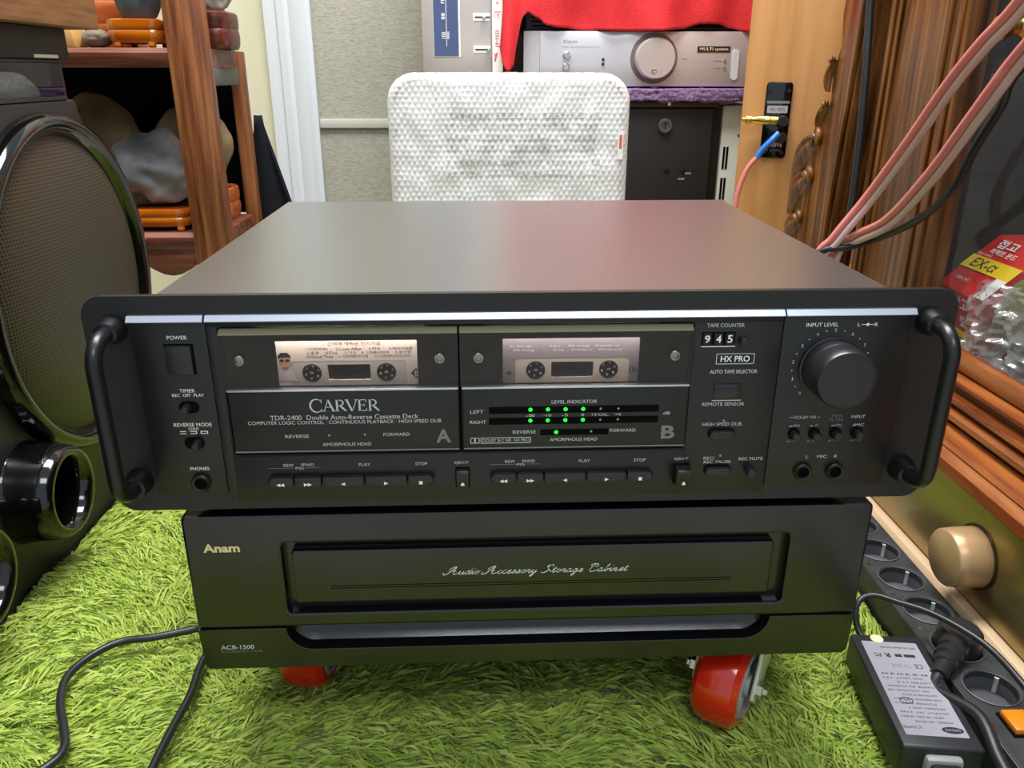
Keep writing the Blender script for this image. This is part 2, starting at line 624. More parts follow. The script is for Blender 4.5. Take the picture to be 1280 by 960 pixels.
# monoline connected hand: strokes in units (x-height = 1)
HAND = {
    'a': (1.15, [[(0.0, 0.1), (0.25, 0.75), (0.75, 0.95), (0.45, 1.0), (0.2, 0.6), (0.25, 0.1), (0.5, 0.0), (0.8, 0.55), (0.9, 0.95), (0.8, 0.3), (0.9, 0.02), (1.15, 0.3)]]),
    'u': (1.2, [[(0.0, 0.3), (0.25, 0.98), (0.2, 0.3), (0.35, 0.0), (0.6, 0.15), (0.9, 0.95), (0.82, 0.3), (0.95, 0.0), (1.2, 0.3)]]),
    'd': (1.15, [[(0.0, 0.1), (0.25, 0.75), (0.75, 0.9), (0.45, 1.0), (0.2, 0.6), (0.25, 0.1), (0.5, 0.0), (0.8, 0.55), (1.2, 2.1), (0.85, 0.4), (0.92, 0.02), (1.15, 0.3)]]),
    'i': (0.6, [[(0.0, 0.3), (0.28, 0.98), (0.22, 0.3), (0.34, 0.0), (0.6, 0.3)], [(0.45, 1.45), (0.5, 1.55)]]),
    'o': (1.0, [[(0.0, 0.3), (0.2, 0.6), (0.55, 1.0), (0.25, 0.8), (0.18, 0.3), (0.4, 0.0), (0.7, 0.3), (0.7, 0.8), (0.55, 1.0), (0.75, 0.75), (1.0, 0.85)]]),
    'c': (0.9, [[(0.0, 0.3), (0.25, 0.75), (0.65, 0.95), (0.62, 0.8), (0.4, 0.95), (0.18, 0.4), (0.35, 0.0), (0.65, 0.08), (0.9, 0.35)]]),
    'e': (0.9, [[(0.0, 0.2), (0.35, 0.4), (0.65, 0.8), (0.5, 1.0), (0.22, 0.65), (0.22, 0.2), (0.4, 0.0), (0.65, 0.08), (0.9, 0.35)]]),
    's': (0.85, [[(0.0, 0.2), (0.35, 0.7), (0.5, 1.05), (0.6, 0.6), (0.55, 0.15), (0.25, 0.0), (0.12, 0.2), (0.5, 0.05), (0.85, 0.35)]]),
    'r': (0.9, [[(0.0, 0.2), (0.25, 0.9), (0.3, 1.05), (0.5, 0.9), (0.65, 0.9), (0.52, 0.3), (0.62, 0.0), (0.9, 0.35)]]),
    'y': (1.1, [[(0.0, 0.3), (0.25, 0.98), (0.2, 0.3), (0.35, 0.0), (0.6, 0.2), (0.88, 0.95), (0.5, -0.7), (0.2, -0.95), (0.15, -0.7), (0.6, -0.1), (1.1, 0.5)]]),
    't': (0.75, [[(0.0, 0.3), (0.45, 1.6), (0.25, 0.4), (0.35, 0.0), (0.75, 0.35)], [(0.1, 1.12), (0.75, 1.2)]]),
    'g': (1.1, [[(0.0, 0.1), (0.25, 0.75), (0.75, 0.9), (0.45, 1.0), (0.2, 0.6), (0.25, 0.1), (0.5, 0.0), (0.85, 0.9), (0.5, -0.7), (0.2, -0.95), (0.15, -0.7), (0.6, -0.1), (1.1, 0.4)]]),
    'b': (1.0, [[(0.0, 0.2), (0.5, 1.6), (0.62, 2.1), (0.42, 1.7), (0.2, 0.3), (0.35, 0.0), (0.65, 0.3), (0.65, 0.85), (0.75, 0.75), (1.0, 0.85)]]),
    'n': (1.2, [[(0.0, 0.3), (0.25, 0.98), (0.18, 0.0), (0.3, 0.6), (0.6, 0.98), (0.7, 0.8), (0.62, 0.2), (0.75, 0.0), (1.2, 0.35)]]),
    'A': (2.0, [[(-0.6, 0.5), (-0.75, 0.15), (-0.4, -0.1), (0.2, 0.4), (0.9, 1.6), (1.25, 2.2), (1.12, 1.2), (1.15, 0.15), (1.45, 0.02), (2.0, 0.35)], [(0.2, 0.75), (0.7, 0.95), (1.5, 0.9)], [(1.25, 2.2), (0.7, 2.0), (0.2, 1.5), (0.1, 1.2)]]),
    'S': (1.6, [[(-0.4, 0.25), (-0.2, 0.02), (0.3, 0.05), (0.8, 0.6), (0.7, 1.1), (0.6, 1.7), (1.0, 2.2), (1.4, 2.1), (1.3, 1.75)], [(1.0, 2.2), (0.4, 1.9), (0.5, 1.5), (1.1, 0.6), (1.6, 0.2)]]),
    'C': (1.5, [[(0.85, 1.35), (1.05, 1.45), (1.2, 1.8), (1.05, 2.15), (0.7, 2.1), (0.25, 1.4), (0.05, 0.7), (0.2, 0.1), (0.6, 0.0), (1.05, 0.2), (1.5, 0.5)], [(0.1, 1.5), (-0.1, 1.9), (0.2, 2.2), (0.8, 2.25)]]),
}


def handwriting(mb, body, x0, x1, z, xh, m, y, w, slant=0.45):
    adv = sum(1.15 if c == ' ' else HAND[c][0] for c in body)
    k = (x1 - x0) / adv
    x = x0
    for c in body:
        if c == ' ':
            x += 1.15 * k
            continue
        a, ss = HAND[c]
        for st in ss:
            P = [Vector((x + u * k + (v * xh) * slant, 0, z + v * xh)) for u, v in st]
            Q = catmull(P, 5)
            ribbon(mb, [(p.x, p.z) for p in Q], lambda t: w * (0.75 + 0.5 * abs(math.sin(6 * t))), m, y)
        x += a * k


# ================================================================== setting
rb = MB()
rb.box(-1.6, 1.4, -1.8, 1.42, -0.05, 0.0, noisemat('floor_vinyl', [(150, 146, 138), (176, 172, 164)], 5, rough=0.4))
struct(rb.build('floor', loc=(0, 0, 0)))
b = MB()
b.box(-1.6, 1.4, 1.32, 1.42, 0, 1.6, 'wall')
struct(b.build('wall_back', loc=(0, 1.32, 0)))
b = MB()
b.box(-1.6, -1.5, -1.8, 1.32, 0, 1.6, 'wall')
struct(b.build('wall_left', loc=(-1.5, 0, 0)))
b = MB()
b.box(1.3, 1.4, -1.8, 1.32, 0, 1.6, 'wall')
struct(b.build('wall_right', loc=(1.3, 0, 0)))
# moulded door casing
b = MB()
b.prism([(-0.438, 1.32), (-0.438, 1.306), (-0.424, 1.302), (-0.414, 1.302), (-0.410, 1.294), (-0.396, 1.290), (-0.388, 1.296), (-0.380, 1.288), (-0.362, 1.284), (-0.354, 1.290), (-0.345, 1.290), (-0.345, 1.32)], 'z', 0.0, 1.1, 'white_paint')
struct(b.build('trim_1', loc=(-0.39, 1.30, 0)))
# linen-covered sliding door
b = MB()
b.box(-0.345, 0.45, 1.305, 1.318, 0.0, 1.1, 'linen')
dr = b.build('door_1', loc=(-0.1, 1.31, 0))
struct(dr)
b = MB()
b.box(-0.345, 0.45, 1.297, 1.3045, 0.354, 0.372, 'rail', 0.002)
b.build('cross_rail', dr)

# ================================================================== shag rug
def make_rug():
    x0, x1, y0, y1 = -0.437, 0.311, -0.22, 0.66
    V, F = [], []
    base = [(x0, y0), (x1, y0), (x1, y1), (x0, y1)]
    v0 = [(x, y, 0.001) for x, y in base] + [(x, y, 0.010) for x, y in base]
    quads0 = [(3, 2, 1, 0), (4, 5, 6, 7), (0, 1, 5, 4), (1, 2, 6, 5), (2, 3, 7, 6), (3, 0, 4, 7)]
    NT, NB = 6300, 42
    # tufts are denser where the rug is open to view
    gx = 70
    gy = NT // gx
    ii = np.arange(NT)
    tx = x0 + (x1 - x0) * ((ii % gx) + rng.uniform(0, 1, NT)) / gx
    ty = y0 + (y1 - y0) * ((ii // gx) + rng.uniform(0, 1, NT)) / gy
    ang = np.empty(NT)
    for i in range(NT):
        ang[i] = 1.7 * noise.noise(Vector((tx[i] * 7, ty[i] * 7, 0.3))) + (-0.1 if noise.noise(Vector((tx[i] * 3.1, ty[i] * 3.1, 9.3))) > -0.12 else 3.0)
    ang += rng.normal(0, 0.34, NT)
    cx = np.repeat(tx, NB) + rng.normal(0, 0.0065, NT * NB)
    cy = np.repeat(ty, NB) + rng.normal(0, 0.0065, NT * NB)
    a = np.repeat(ang, NB) + rng.normal(0, 0.20, NT * NB)
    ln = np.repeat(rng.uniform(0.026, 0.052, NT), NB) * rng.uniform(0.75, 1.15, NT * NB)
    hi = np.repeat(rng.uniform(0.006, 0.0125, NT), NB) * rng.uniform(0.6, 1.2, NT * NB)
    wd = rng.uniform(0.0003, 0.00075, NT * NB)
    cx = np.clip(cx, x0, x1 - 0.004)
    n = NT * NB
    d = np.stack([np.cos(a), np.sin(a)], 1)
    s = np.stack([-d[:, 1], d[:, 0]], 1)
    cur = np.repeat(rng.normal(0, 0.55, NT), NB) + rng.normal(0, 0.2, n)
    lat = (cx - np.repeat(tx, NB)) * s[:, 0] + (cy - np.repeat(ty, NB)) * s[:, 1]
    T = [0.0, 0.25, 0.6, 1.0]
    HZ = [0.0, 0.85, 1.0, 0.35]
    WF = [1.0, 1.1, 0.95, 0.2]
    rows = []
    for t, hz, wf in zip(T, HZ, WF):
        off = d * (ln * t)[:, None] * 0.9 + s * (cur * ln * t * t * 0.5 - 0.55 * lat * t)[:, None]
        px, py = cx + off[:, 0], cy + off[:, 1]
        pz = 0.009 + hi * hz
        w = (wd * wf)[:, None] * s
        tilt = (0.0007 * rng.normal(0, 1, n))
        rows.append(np.stack([px - w[:, 0], py - w[:, 1], pz + tilt], 1))
        rows.append(np.stack([px + w[:, 0], py + w[:, 1], pz - tilt], 1))
    A = np.stack(rows, 1).reshape(-1, 3)
    A[:, 0] = np.clip(A[:, 0], -0.4385, 0.3125)
    idx = (np.arange(n) * 8)[:, None, None]
    q = np.array([[0, 1, 3, 2], [2, 3, 5, 4], [4, 5, 7, 6]])[None]
    Q = (idx + q).reshape(-1, 4) + 8
    verts = np.vstack([np.array(v0), A])
    faces = np.vstack([np.array(quads0), Q])
    me = bpy.data.meshes.new('shag_rug')
    me.vertices.add(len(verts))
    me.vertices.foreach_set('co', verts.ravel())
    me.loops.add(faces.size)
    me.loops.foreach_set('vertex_index', faces.ravel().astype(np.int32))
    me.polygons.add(len(faces))
    me.polygons.foreach_set('loop_start', np.arange(0, faces.size, 4, dtype=np.int32))
    me.polygons.foreach_set('loop_total', np.full(len(faces), 4, dtype=np.int32))
    mi = np.zeros(len(faces), dtype=np.int32)
    mi[6:] = 1
    me.materials.append(M['rug_base'])
    m = mat('rug_pile', (150, 190, 40), 0.55, spec=0.25, sheen=0.2)
    nt = m.node_tree
    g = nt.nodes.new('ShaderNodeNewGeometry')
    r = nt.nodes.new('ShaderNodeValToRGB')
    e = r.color_ramp.elements
    e[0].color = lin((154, 180, 62))
    e[1].color = lin((192, 210, 108))
    e.new(0.5).color = lin((174, 196, 82))
    nt.links.new(g.outputs['Random Per Island'], r.inputs['Fac'])
    bs = nt.nodes['Principled BSDF']
    nt.links.new(r.outputs['Color'], bs.inputs['Base Color'])
    # fibres let some light through
    tl = nt.nodes.new('ShaderNodeBsdfTranslucent')
    nt.links.new(r.outputs['Color'], tl.inputs['Color'])
    mx = nt.nodes.new('ShaderNodeMixShader')
    mx.inputs[0].default_value = 0.16
    nt.links.new(bs.outputs[0], mx.inputs[1])
    nt.links.new(tl.outputs[0], mx.inputs[2])
    nt.links.new(mx.outputs[0], nt.nodes['Material Output'].inputs['Surface'])
    me.materials.append(m)
    me.polygons.foreach_set('material_index', mi)
    me.update()
    me.shade_smooth()
    o = bpy.data.objects.new('shag_rug', me)
    COL.objects.link(o)
    tag(o, 'bright lime green shag rug with long floppy pile covering the floor', 'rug', kind='stuff')


make_rug()

# ================================================================== cassette deck
deck = thing('cassette_deck', (0, 0.17, 0.2122), 'black rack-mount double cassette deck with two handles, standing on the black cabinet', 'cassette deck')
TOPZ, BOTZ = 0.3500, 0.2192
b = MB()
b.plate(rr(-0.2415, BOTZ, 0.2415, TOPZ, 0.012, 8), [rr(-0.1697, 0.2545, 0.0922, 0.3320, 0.001, 2)], 0.0, 0.004, 'black_alu', 0.0005)
b.build('faceplate', deck)
# sheet-metal cover: top, sides, rear and base
b = MB()
X = 0.2056
b.prism([(-X, 0.2255), (-X, 0.3455), (-X + 0.0035, 0.3492), (X - 0.0035, 0.3492), (X, 0.3455), (X, 0.2255), (X - 0.0012, 0.2255), (X - 0.0012, 0.3450), (X - 0.004, 0.3480), (-X + 0.004, 0.3480), (-X + 0.0012, 0.3450), (-X + 0.0012, 0.2255)], 'y', 0.0042, 0.3385, 'black_top')
b.build('cover', deck)
b = MB()
b.box(-X + 0.001, X - 0.001, 0.0042, 0.3385, 0.2232, 0.2255, 'black_matte')
b.box(-X + 0.0014, X - 0.0014, 0.3360, 0.3380, 0.2255, 0.3478, 'black_matte')
b.build('chassis', deck)
for x in (-0.17, 0.17):
    for y in (0.05, 0.29):
        b = MB()
        b.lathe([(0, 0), (0.011, 0), (0.013, 0.0025), (0.013, 0.0110), (0, 0.0110)], (x, y, 0.2122), (0, 0, 1), 'black_plastic', 20)
        b.build('foot', deck)
# raised side modules
PY = -0.0013
b = MB()
b.box(-0.2162, -0.1760, PY, 0.0006, 0.2306, 0.3360, 'black_alu', 0.0005)
lm = b.build('left_panel', deck)
b = MB()
b.box(0.1428, 0.2152, PY, 0.0006, 0.2290, 0.3360, 'black_alu', 0.0005)
rm = b.build('right_panel', deck)
b = MB()
b.box(-0.1753, 0.1421, -0.0006, 0.0006, 0.3325, 0.3360, 'black_alu', 0.0002)
b.box(0.0928, 0.1421, -0.0006, 0.0006, 0.2250, 0.3325, 'black_alu', 0.0002)
b.box(-0.1753, -0.1703, -0.0006, 0.0006, 0.2250, 0.3325, 'black_alu', 0.0002)
b.box(-0.1703, 0.0928, -0.0006, 0.0006, 0.2250, 0.2540, 'black_alu', 0.0002)
cm = b.build('center_panel', deck)
# bright strips along the top of the three modules
for a0, a1 in ((-0.2166, -0.1762), (-0.1750, 0.1418), (0.1428, 0.2163)):
    b = MB()
    b.prism([(0.0, 0.3395), (-0.0022, 0.3394), (-0.0045, 0.3366), (-0.0045, 0.3362), (0.0, 0.3362)], 'x', a0, a1, 'silver')
    b.build('trim_strip', deck)
# handles
for sg in (-1, 1):
    b = MB()
    xb = sg * 0.2258
    pts = [(xb, -0.002, 0.3315), (xb, -0.014, 0.3315)]
    for i in range(1, 8):
        t = math.radians(90 * i / 7)
        pts.append((xb, -0.014 - 0.014 * math.sin(t), 0.3315 - 0.014 * (1 - math.cos(t))))
    low = [(p[0], p[1], 0.2392 + (0.3315 - p[2])) for p in pts]
    b.tube(pts + low[::-1], 0.0043, 'handle', 16)
    h = b.build('handle', deck, smooth=60)
    for z in (0.3315, 0.2392):
        b = MB()
        b.lathe([(0.0080, 0.0005), (0.0080, 0.002), (0.0072, 0.006), (0.0062, 0.010), (0.0044, 0.0105)], (xb, 0, z), (0, -1, 0), 'handle', 24)
        b.build('boss', h)

# ---- left module controls
b = MB()
b.box(-0.1995, -0.1838, -0.0016, -0.001, 0.3055, 0.3232, 'pitch')  # black plate puts the recess shade around the button
b.box(-0.1988, -0.1846, -0.0042, -0.001, 0.3062, 0.3226, 'button', 0.0007)
b.build('power_button', deck)
TY = PY - 0.0002
b = MB()
fit(b, 'POWER', -0.1918, 0.3268, 0.0108, 0.0022, 'ink', TY)
fit(b, 'TIMER', -0.1906, 0.2957, 0.0084, 0.0020, 'ink', TY)
fit(b, 'REC  OFF  PLAY', -0.1905, 0.2930, 0.0176, 0.0018, 'ink', TY)
fit(b, 'REVERSE MODE', -0.1904, 0.2750, 0.0212, 0.0022, 'ink', TY)
fit(b, 'CONT', -0.1902, 0.2724, 0.0060, 0.0017, 'ink', TY)
for x, kind in ((-0.1964, 0), (-0.1907, 1), (-0.1846, 2)):
    z = 0.2702
    for s2 in (1, -1):
        stroke(b, (x - 0.0017, z + s2 * 0.0007), (x + 0.0017, z + s2 * 0.0007), 0.0004, 'ink', TY)
    if kind > 0:
        stroke(b, (x + 0.0018, z - 0.0009), (x + 0.0018, z + 0.0009), 0.0005, 'ink', TY)
    if kind > 1:
        stroke(b, (x - 0.0018, z - 0.0009), (x - 0.0018, z + 0.0009), 0.0005, 'ink', TY)
fit(b, 'PHONES', -0.1902, 0.2472, 0.0108, 0.0021, 'ink', TY)
b.build('lettering', lm, smooth=0)
for zc, off in ((0.2857, -0.001), (0.2636, 0.002)):
    b = MB()
    b.prism(rr(-0.1966, zc - 0.0036, -0.1852, zc + 0.0036, 0.00355, 8), 'y', PY - 0.0003, PY + 0.0004, 'pitch')
    b.lathe([(0, 0.0058), (0.0018, 0.0058), (0.0024, 0.0050), (0.0027, 0.0)], (-0.1909 + off, PY, zc), (0, -1, 0), 'button', 20)
    b.build('slide_switch', deck)


def jack(x, z, R):
    b = MB()
    b.lathe([(R, 0.0), (R, 0.0018), (R * 0.88, 0.0026), (R * 0.66, 0.0022), (R * 0.60, 0.0006)], (x, PY, z), (0, -1, 0), 'black_plastic', 28)
    b.lathe([(0, 0.0003), (R * 0.62, 0.0003), (R * 0.62, 0.0016), (R * 0.5, 0.0016), (R * 0.46, 0.0004)], (x, PY, z), (0, -1, 0), 'pitch', 28)
    return b


jack(-0.1903, 0.2382, 0.0056).build('headphone_jack', deck)

# ---- cassette compartment
b = MB()
for (x0, x1) in ((-0.1692, -0.0394), (-0.0384, 0.0917)):
    b.box(x0, x1, 0.032, 0.0335, 0.2550, 0.3315, 'charcoal')
    b.box(x0, x1, 0.0045, 0.0335, 0.2545, 0.2560, 'charcoal')
    b.box(x0, x1, 0.0045, 0.0335, 0.3300, 0.3318, 'charcoal')
    b.box(x0, x0 + 0.0015, 0.0045, 0.0335, 0.2560, 0.3300, 'charcoal')
    b.box(x1 - 0.0015, x1, 0.0045, 0.0335, 0.2560, 0.3300, 'charcoal')
b.build('cassette_bay', deck)
GY = -0.0045
WIN = [(-0.1690, -0.0394, -0.1043), (-0.0384, 0.0917, 0.0264)]
doors = []
M['mask'] = mat('mask_dark', (13, 12, 13), 0.5)
for xc in (-0.1043, 0.0264):
    l = bpy.data.lights.new('bay_lamp', 'AREA')
    l.shape = 'RECTANGLE'
    l.size, l.size_y, l.energy, l.color = 0.10, 0.003, 0.045, (1.0, 0.97, 0.94)
    lo = bpy.data.objects.new('bay_lamp', l)
    COL.objects.link(lo)
    lo.location = (xc, 0.0062, 0.3275)
    lo.rotation_euler = (Vector((xc, 0.0113, 0.304)) - Vector(lo.location)).to_track_quat('-Z', 'Y').to_euler()
    lo.parent = deck
    lo.matrix_parent_inverse = Matrix.Translation(-deck.location)
for k, (x0, x1, xc) in enumerate(WIN):
    b = MB()
    b.box(x0 + 0.0012, x1 - 0.0004, -0.0036, 0.001, 0.2586, 0.2955, 'door_black', 0.0004)
    b.prism([(-0.0036, 0.2586), (-0.0036, 0.2578), (0.0, 0.2552), (0.001, 0.2552), (0.001, 0.2586)], 'x', x0 + 0.0012, x1 - 0.0004, 'charcoal')
    d = b.build('cassette_door', deck)
    doors.append(d)
    b = MB()
    b.box(x0 + 0.0008, x1 - 0.0002, GY - 0.0003, -0.001, 0.2955, 0.2968, 'silver', 0.0003)
    b.box(x0 + 0.0014, x1 - 0.0004, -0.0040, -0.003, 0.2580, 0.2587, 'ink_dim')
    b.build('door_trim', d)
    b = MB()
    b.box(x0, x1 - 0.0002, GY, -0.0020, 0.2968, 0.3286, 'smoked')
    b.build('door_window', d)
    b = MB()
    b.prism([(GY, 0.3286), (-0.0005, 0.3312), (0.0005, 0.3312), (0.0005, 0.3286)], 'x', x0, x1 - 0.0002, 'glassedge')
    b.build('window_edge', d)
    # dark mask behind the glass with the viewing slot
    b = MB()
    sx0, sx1 = ((-0.1402, -0.0622), (-0.0144, 0.0628))[k]
    b.plate([(x0 + 0.0016, 0.2562), (x1 - 0.0018, 0.2562), (x1 - 0.0018, 0.3286), (x0 + 0.0016, 0.3286)], [rr(sx0, 0.2966, sx1, 0.3232, 0.0004, 2)], 0.0012, 0.0022, 'mask')
    b.build('slot_mask', d)
    for xs in ((-0.1588, -0.0494), (-0.0280, 0.0815))[k]:
        b = MB()
        b.lathe([(0.0032, 0), (0.0032, 0.0012), (0.0027, 0.0020), (0.0019, 0.0022), (0.0017, 0.0004), (0, 0.0002)], (xs, GY, 0.3145), (0, -1, 0), 'screw_steel', 20)
        b.build('screw', d)
dA, dB = doors
LY = -0.0038
b = MB()
serif_word(b, 'CARVER', -0.1236, -0.0845, 0.2830, 0.2900, 'ink_grey', LY)
fit(b, 'TDR-2400  Double Auto-Reverse Cassette Deck', -0.1043, 0.2794, 0.0834, 0.0028, 'ink_grey', LY)
fit(b, 'COMPUTER LOGIC CONTROL · CONTINUOUS PLAYBACK · HIGH SPEED DUB', -0.1042, 0.2763, 0.1090, 0.0021, 'ink_grey', LY)
fit(b, 'REVERSE', -0.1320, 0.2678, 0.0134, 0.0020, 'ink_grey', LY)
fit(b, 'FORWARD', -0.0755, 0.2681, 0.0150, 0.0020, 'ink_grey', LY)
fit(b, 'AMORPHOUS HEAD', -0.1041, 0.2624, 0.0276, 0.0020, 'ink_grey', LY)
fit(b, 'A', -0.0487, 0.2667, 0.0086, 0.0084, 'ink_dim', LY, bold=0.03)
b.build('lettering', dA, smooth=0)
b = MB()
fit(b, 'LEVEL INDICATOR', 0.0262, 0.2868, 0.0260, 0.0021, 'ink_grey', LY)
fit(b, 'LEFT', -0.0294, 0.2813, 0.0076, 0.0020, 'ink_grey', LY)
fit(b, 'RIGHT', -0.0288, 0.2749, 0.0092, 0.0020, 'ink_grey', LY)
for xx, t, w in ((0.0012, '-∞', 0.0048), (0.0109, '-10', 0.0044), (0.0210, '-5', 0.0034), (0.0312, '0', 0.0017), (0.0412, '+3·CAL.', 0.0102), (0.0515, '+6', 0.0036)):
    fit(b, t, xx, 0.2786, w, 0.0016, 'ink_grey', LY)
fit(b, 'dB', 0.0797, 0.2789, 0.0040, 0.0018, 'ink_grey', LY)
fit(b, 'REVERSE', -0.0022, 0.2683, 0.0132, 0.0020, 'ink_grey', LY)
fit(b, 'FORWARD', 0.0549, 0.2685, 0.0150, 0.0020, 'ink_grey', LY)
fit(b, 'AMORPHOUS HEAD', 0.0264, 0.2632, 0.0276, 0.0020, 'ink_grey', LY)
fit(b, 'B', 0.0813, 0.2669, 0.0080, 0.0084, 'ink_dim', LY, bold=0.03)
fit(b, 'DOLBY B·C NR  HX PRO', -0.0128, 0.2633, 0.0268, 0.0017, 'ink_grey', LY)
for p, q in (((-0.0272, 0.2616), (0.0014, 0.2616)), ((-0.0272, 0.2649), (0.0014, 0.2649)), ((-0.0272, 0.2615), (-0.0272, 0.2650)), ((0.0014, 0.2615), (0.0014, 0.2650))):
    stroke(b, p, q, 0.0004, 'ink_grey', LY)
for s2 in (-1, 1):
    xo = -0.0307 + s2 * 0.0013
    for p, q in (((xo - 0.0011, 0.2617), (xo + 0.0011, 0.2617)), ((xo - 0.0011, 0.2649), (xo + 0.0011, 0.2649)), ((xo - 0.0011, 0.2617), (xo - 0.0011, 0.2649)), ((xo + 0.0011, 0.2617), (xo + 0.0011, 0.2649))):
        stroke(b, p, q, 0.0004, 'ink_grey', LY)
b.build('lettering', dB, smooth=0)
b = MB()
for z in (0.2820, 0.2752):
    b.box(-0.0225, 0.0750, -0.00375, -0.0035, z - 0.0021, z + 0.0021, 'pitch')
b.box(0.0070, 0.0465, -0.00375, -0.0035, 0.2660, 0.2697, 'pitch')
b.build('display_band', dB)


def led(d, x, z, on):
    b = MB()
    r = 0.00115 if on else 0.0007
    b.lathe([(r, 0), (r * 0.8, 0.0005), (0, 0.0007)], (x, -0.0037, z), (0, -1, 0), 'led_on' if on else 'led_off', 14)
    b.build('indicator_light', d)


for z in (0.2822, 0.2754):
    for i, x in enumerate((0.0012, 0.0112, 0.0213, 0.0314, 0.0414, 0.0516)):
        led(dB, x, z, i < 4)
led(dB, 0.0162, 0.2679, True)
led(dB, 0.0364, 0.2681, False)
led(dA, -0.1138, 0.2681, False)
led(dA, -0.0935, 0.2683, False)

# ---- transport keys
KEYS = [[-0.1518, -0.1365, -0.1203, -0.0955, -0.0706, -0.0550], [-0.0220, -0.0066, 0.0095, 0.0346, 0.0586, 0.0745]]
for row in KEYS:
    for i in range(5):
        x0, x1 = row[i] + 0.00025, row[i + 1] - 0.00025
        b = MB()
        z0, z1 = 0.2354, 0.2419
        r = 0.0027
        out = []
        if i == 0:
            out = [(x1, z0), (x1, z1)] + [(x0 + r + r * math.cos(math.radians(a)), z1 - r + r * math.sin(math.radians(a))) for a in range(90, 181, 18)] + [(x0 + r + r * math.cos(math.radians(a)), z0 + r + r * math.sin(math.radians(a))) for a in range(180, 271, 18)]
        elif i == 4:
            out = [(x0, z1), (x0, z0)] + [(x1 - r + r * math.cos(math.radians(a)), z0 + r + r * math.sin(math.radians(a))) for a in range(-90, 1, 18)] + [(x1 - r + r * math.cos(math.radians(a)), z1 - r + r * math.sin(math.radians(a))) for a in range(0, 91, 18)]
        else:
            out = [(x0, z0), (x1, z0), (x1, z1), (x0, z1)]
        b.prism(out, 'y', -0.0052, -0.0005, 'button', 0.0011, 2)
        key = b.build('transport_key', deck)
        b = MB()
        xm, zm, y = (x0 + x1) / 2, 0.2374, -0.0053

        def tri(x, s2):
            b.face([(x - s2 * 0.0011, y, zm - 0.0011), (x + s2 * 0.0013, y, zm), (x - s2 * 0.0011, y, zm + 0.0011)][::s2], 'ink')
        if i == 0:
            tri(xm - 0.0011, -1)
            tri(xm + 0.0011, -1)
        elif i == 1:
            tri(xm - 0.0011, 1)
            tri(xm + 0.0011, 1)
        elif i == 2:
            tri(xm, -1)
        elif i == 3:
            tri(xm, 1)
        else:
            b.box(xm - 0.001, xm + 0.001, y - 0.00005, y + 0.0001, zm - 0.001, zm + 0.001, 'ink')
        b.build('symbol', key, smooth=0)
b = MB()
CT = -0.0008
for xo in (0.0, 0.1290):
    zo = 0.0009 if xo else 0
    fit(b, 'REW', -0.1394 + xo, 0.2480, 0.0058, 0.0018, 'ink_grey', CT)
    fit(b, 'FFWD', -0.1284 + xo, 0.2481, 0.0074, 0.0018, 'ink_grey', CT)
    fit(b, 'PSS', -0.1331 + xo, 0.2460, 0.0048, 0.0015, 'ink_grey', CT)
    stroke(b, (-0.1510 + xo, 0.2462), (-0.1362 + xo, 0.2462), 0.0003, 'ink_dim', CT)
    stroke(b, (-0.1300 + xo, 0.2462), (-0.1216 + xo, 0.2462), 0.0003, 'ink_dim', CT)
    fit(b, 'PLAY', -0.0954 + xo, 0.2477, 0.0066, 0.0019, 'ink_grey', CT)
    fit(b, 'STOP', -0.0624 + xo, 0.2476, 0.0070, 0.0019, 'ink_grey', CT)
fit(b, 'EJECT', -0.0387, 0.2477, 0.0082, 0.0019, 'ink_grey', CT)
fit(b, 'EJECT', 0.0915, 0.2478, 0.0082, 0.0019, 'ink_grey', CT)
# right-hand column lettering
fit(b, 'TAPE COUNTER', 0.1101, 0.3303, 0.0212, 0.0022, 'ink_grey', CT)
fit(b, 'HX PRO', 0.1173, 0.3104, 0.0166, 0.0036, 'ink', CT, bold=0.012)
for p, q in (((0.1066, 0.3074), (0.1281, 0.3074)), ((0.1066, 0.3134), (0.1281, 0.3134)), ((0.1066, 0.3073), (0.1066, 0.3135)), ((0.1281, 0.3073), (0.1281, 0.3135))):
    stroke(b, p, q, 0.0004, 'ink_grey', CT)
fit(b, 'AUTO TAPE SELECTOR', 0.1172, 0.3027, 0.0274, 0.0022, 'ink_grey', CT, bold=0.008)
fit(b, 'REMOTE SENSOR', 0.1131, 0.2827, 0.0246, 0.0021, 'ink_grey', CT)
stroke(b, (0.1062, 0.2850), (0.1232, 0.2850), 0.0005, 'ink_grey', CT)
fit(b, 'HIGH SPEED DUB.', 0.1139, 0.2700, 0.0236, 0.0021, 'ink_grey', CT)
fit(b, 'REC/', 0.1080, 0.2480, 0.0066, 0.0020, 'ink_grey', CT)
fit(b, 'REC PAUSE', 0.1131, 0.2455, 0.0162, 0.0019, 'ink_grey', CT)
fit(b, 'REC MUTE', 0.1331, 0.2472, 0.0144, 0.0020, 'ink_grey', CT)
b.build('lettering', cm, smooth=0)
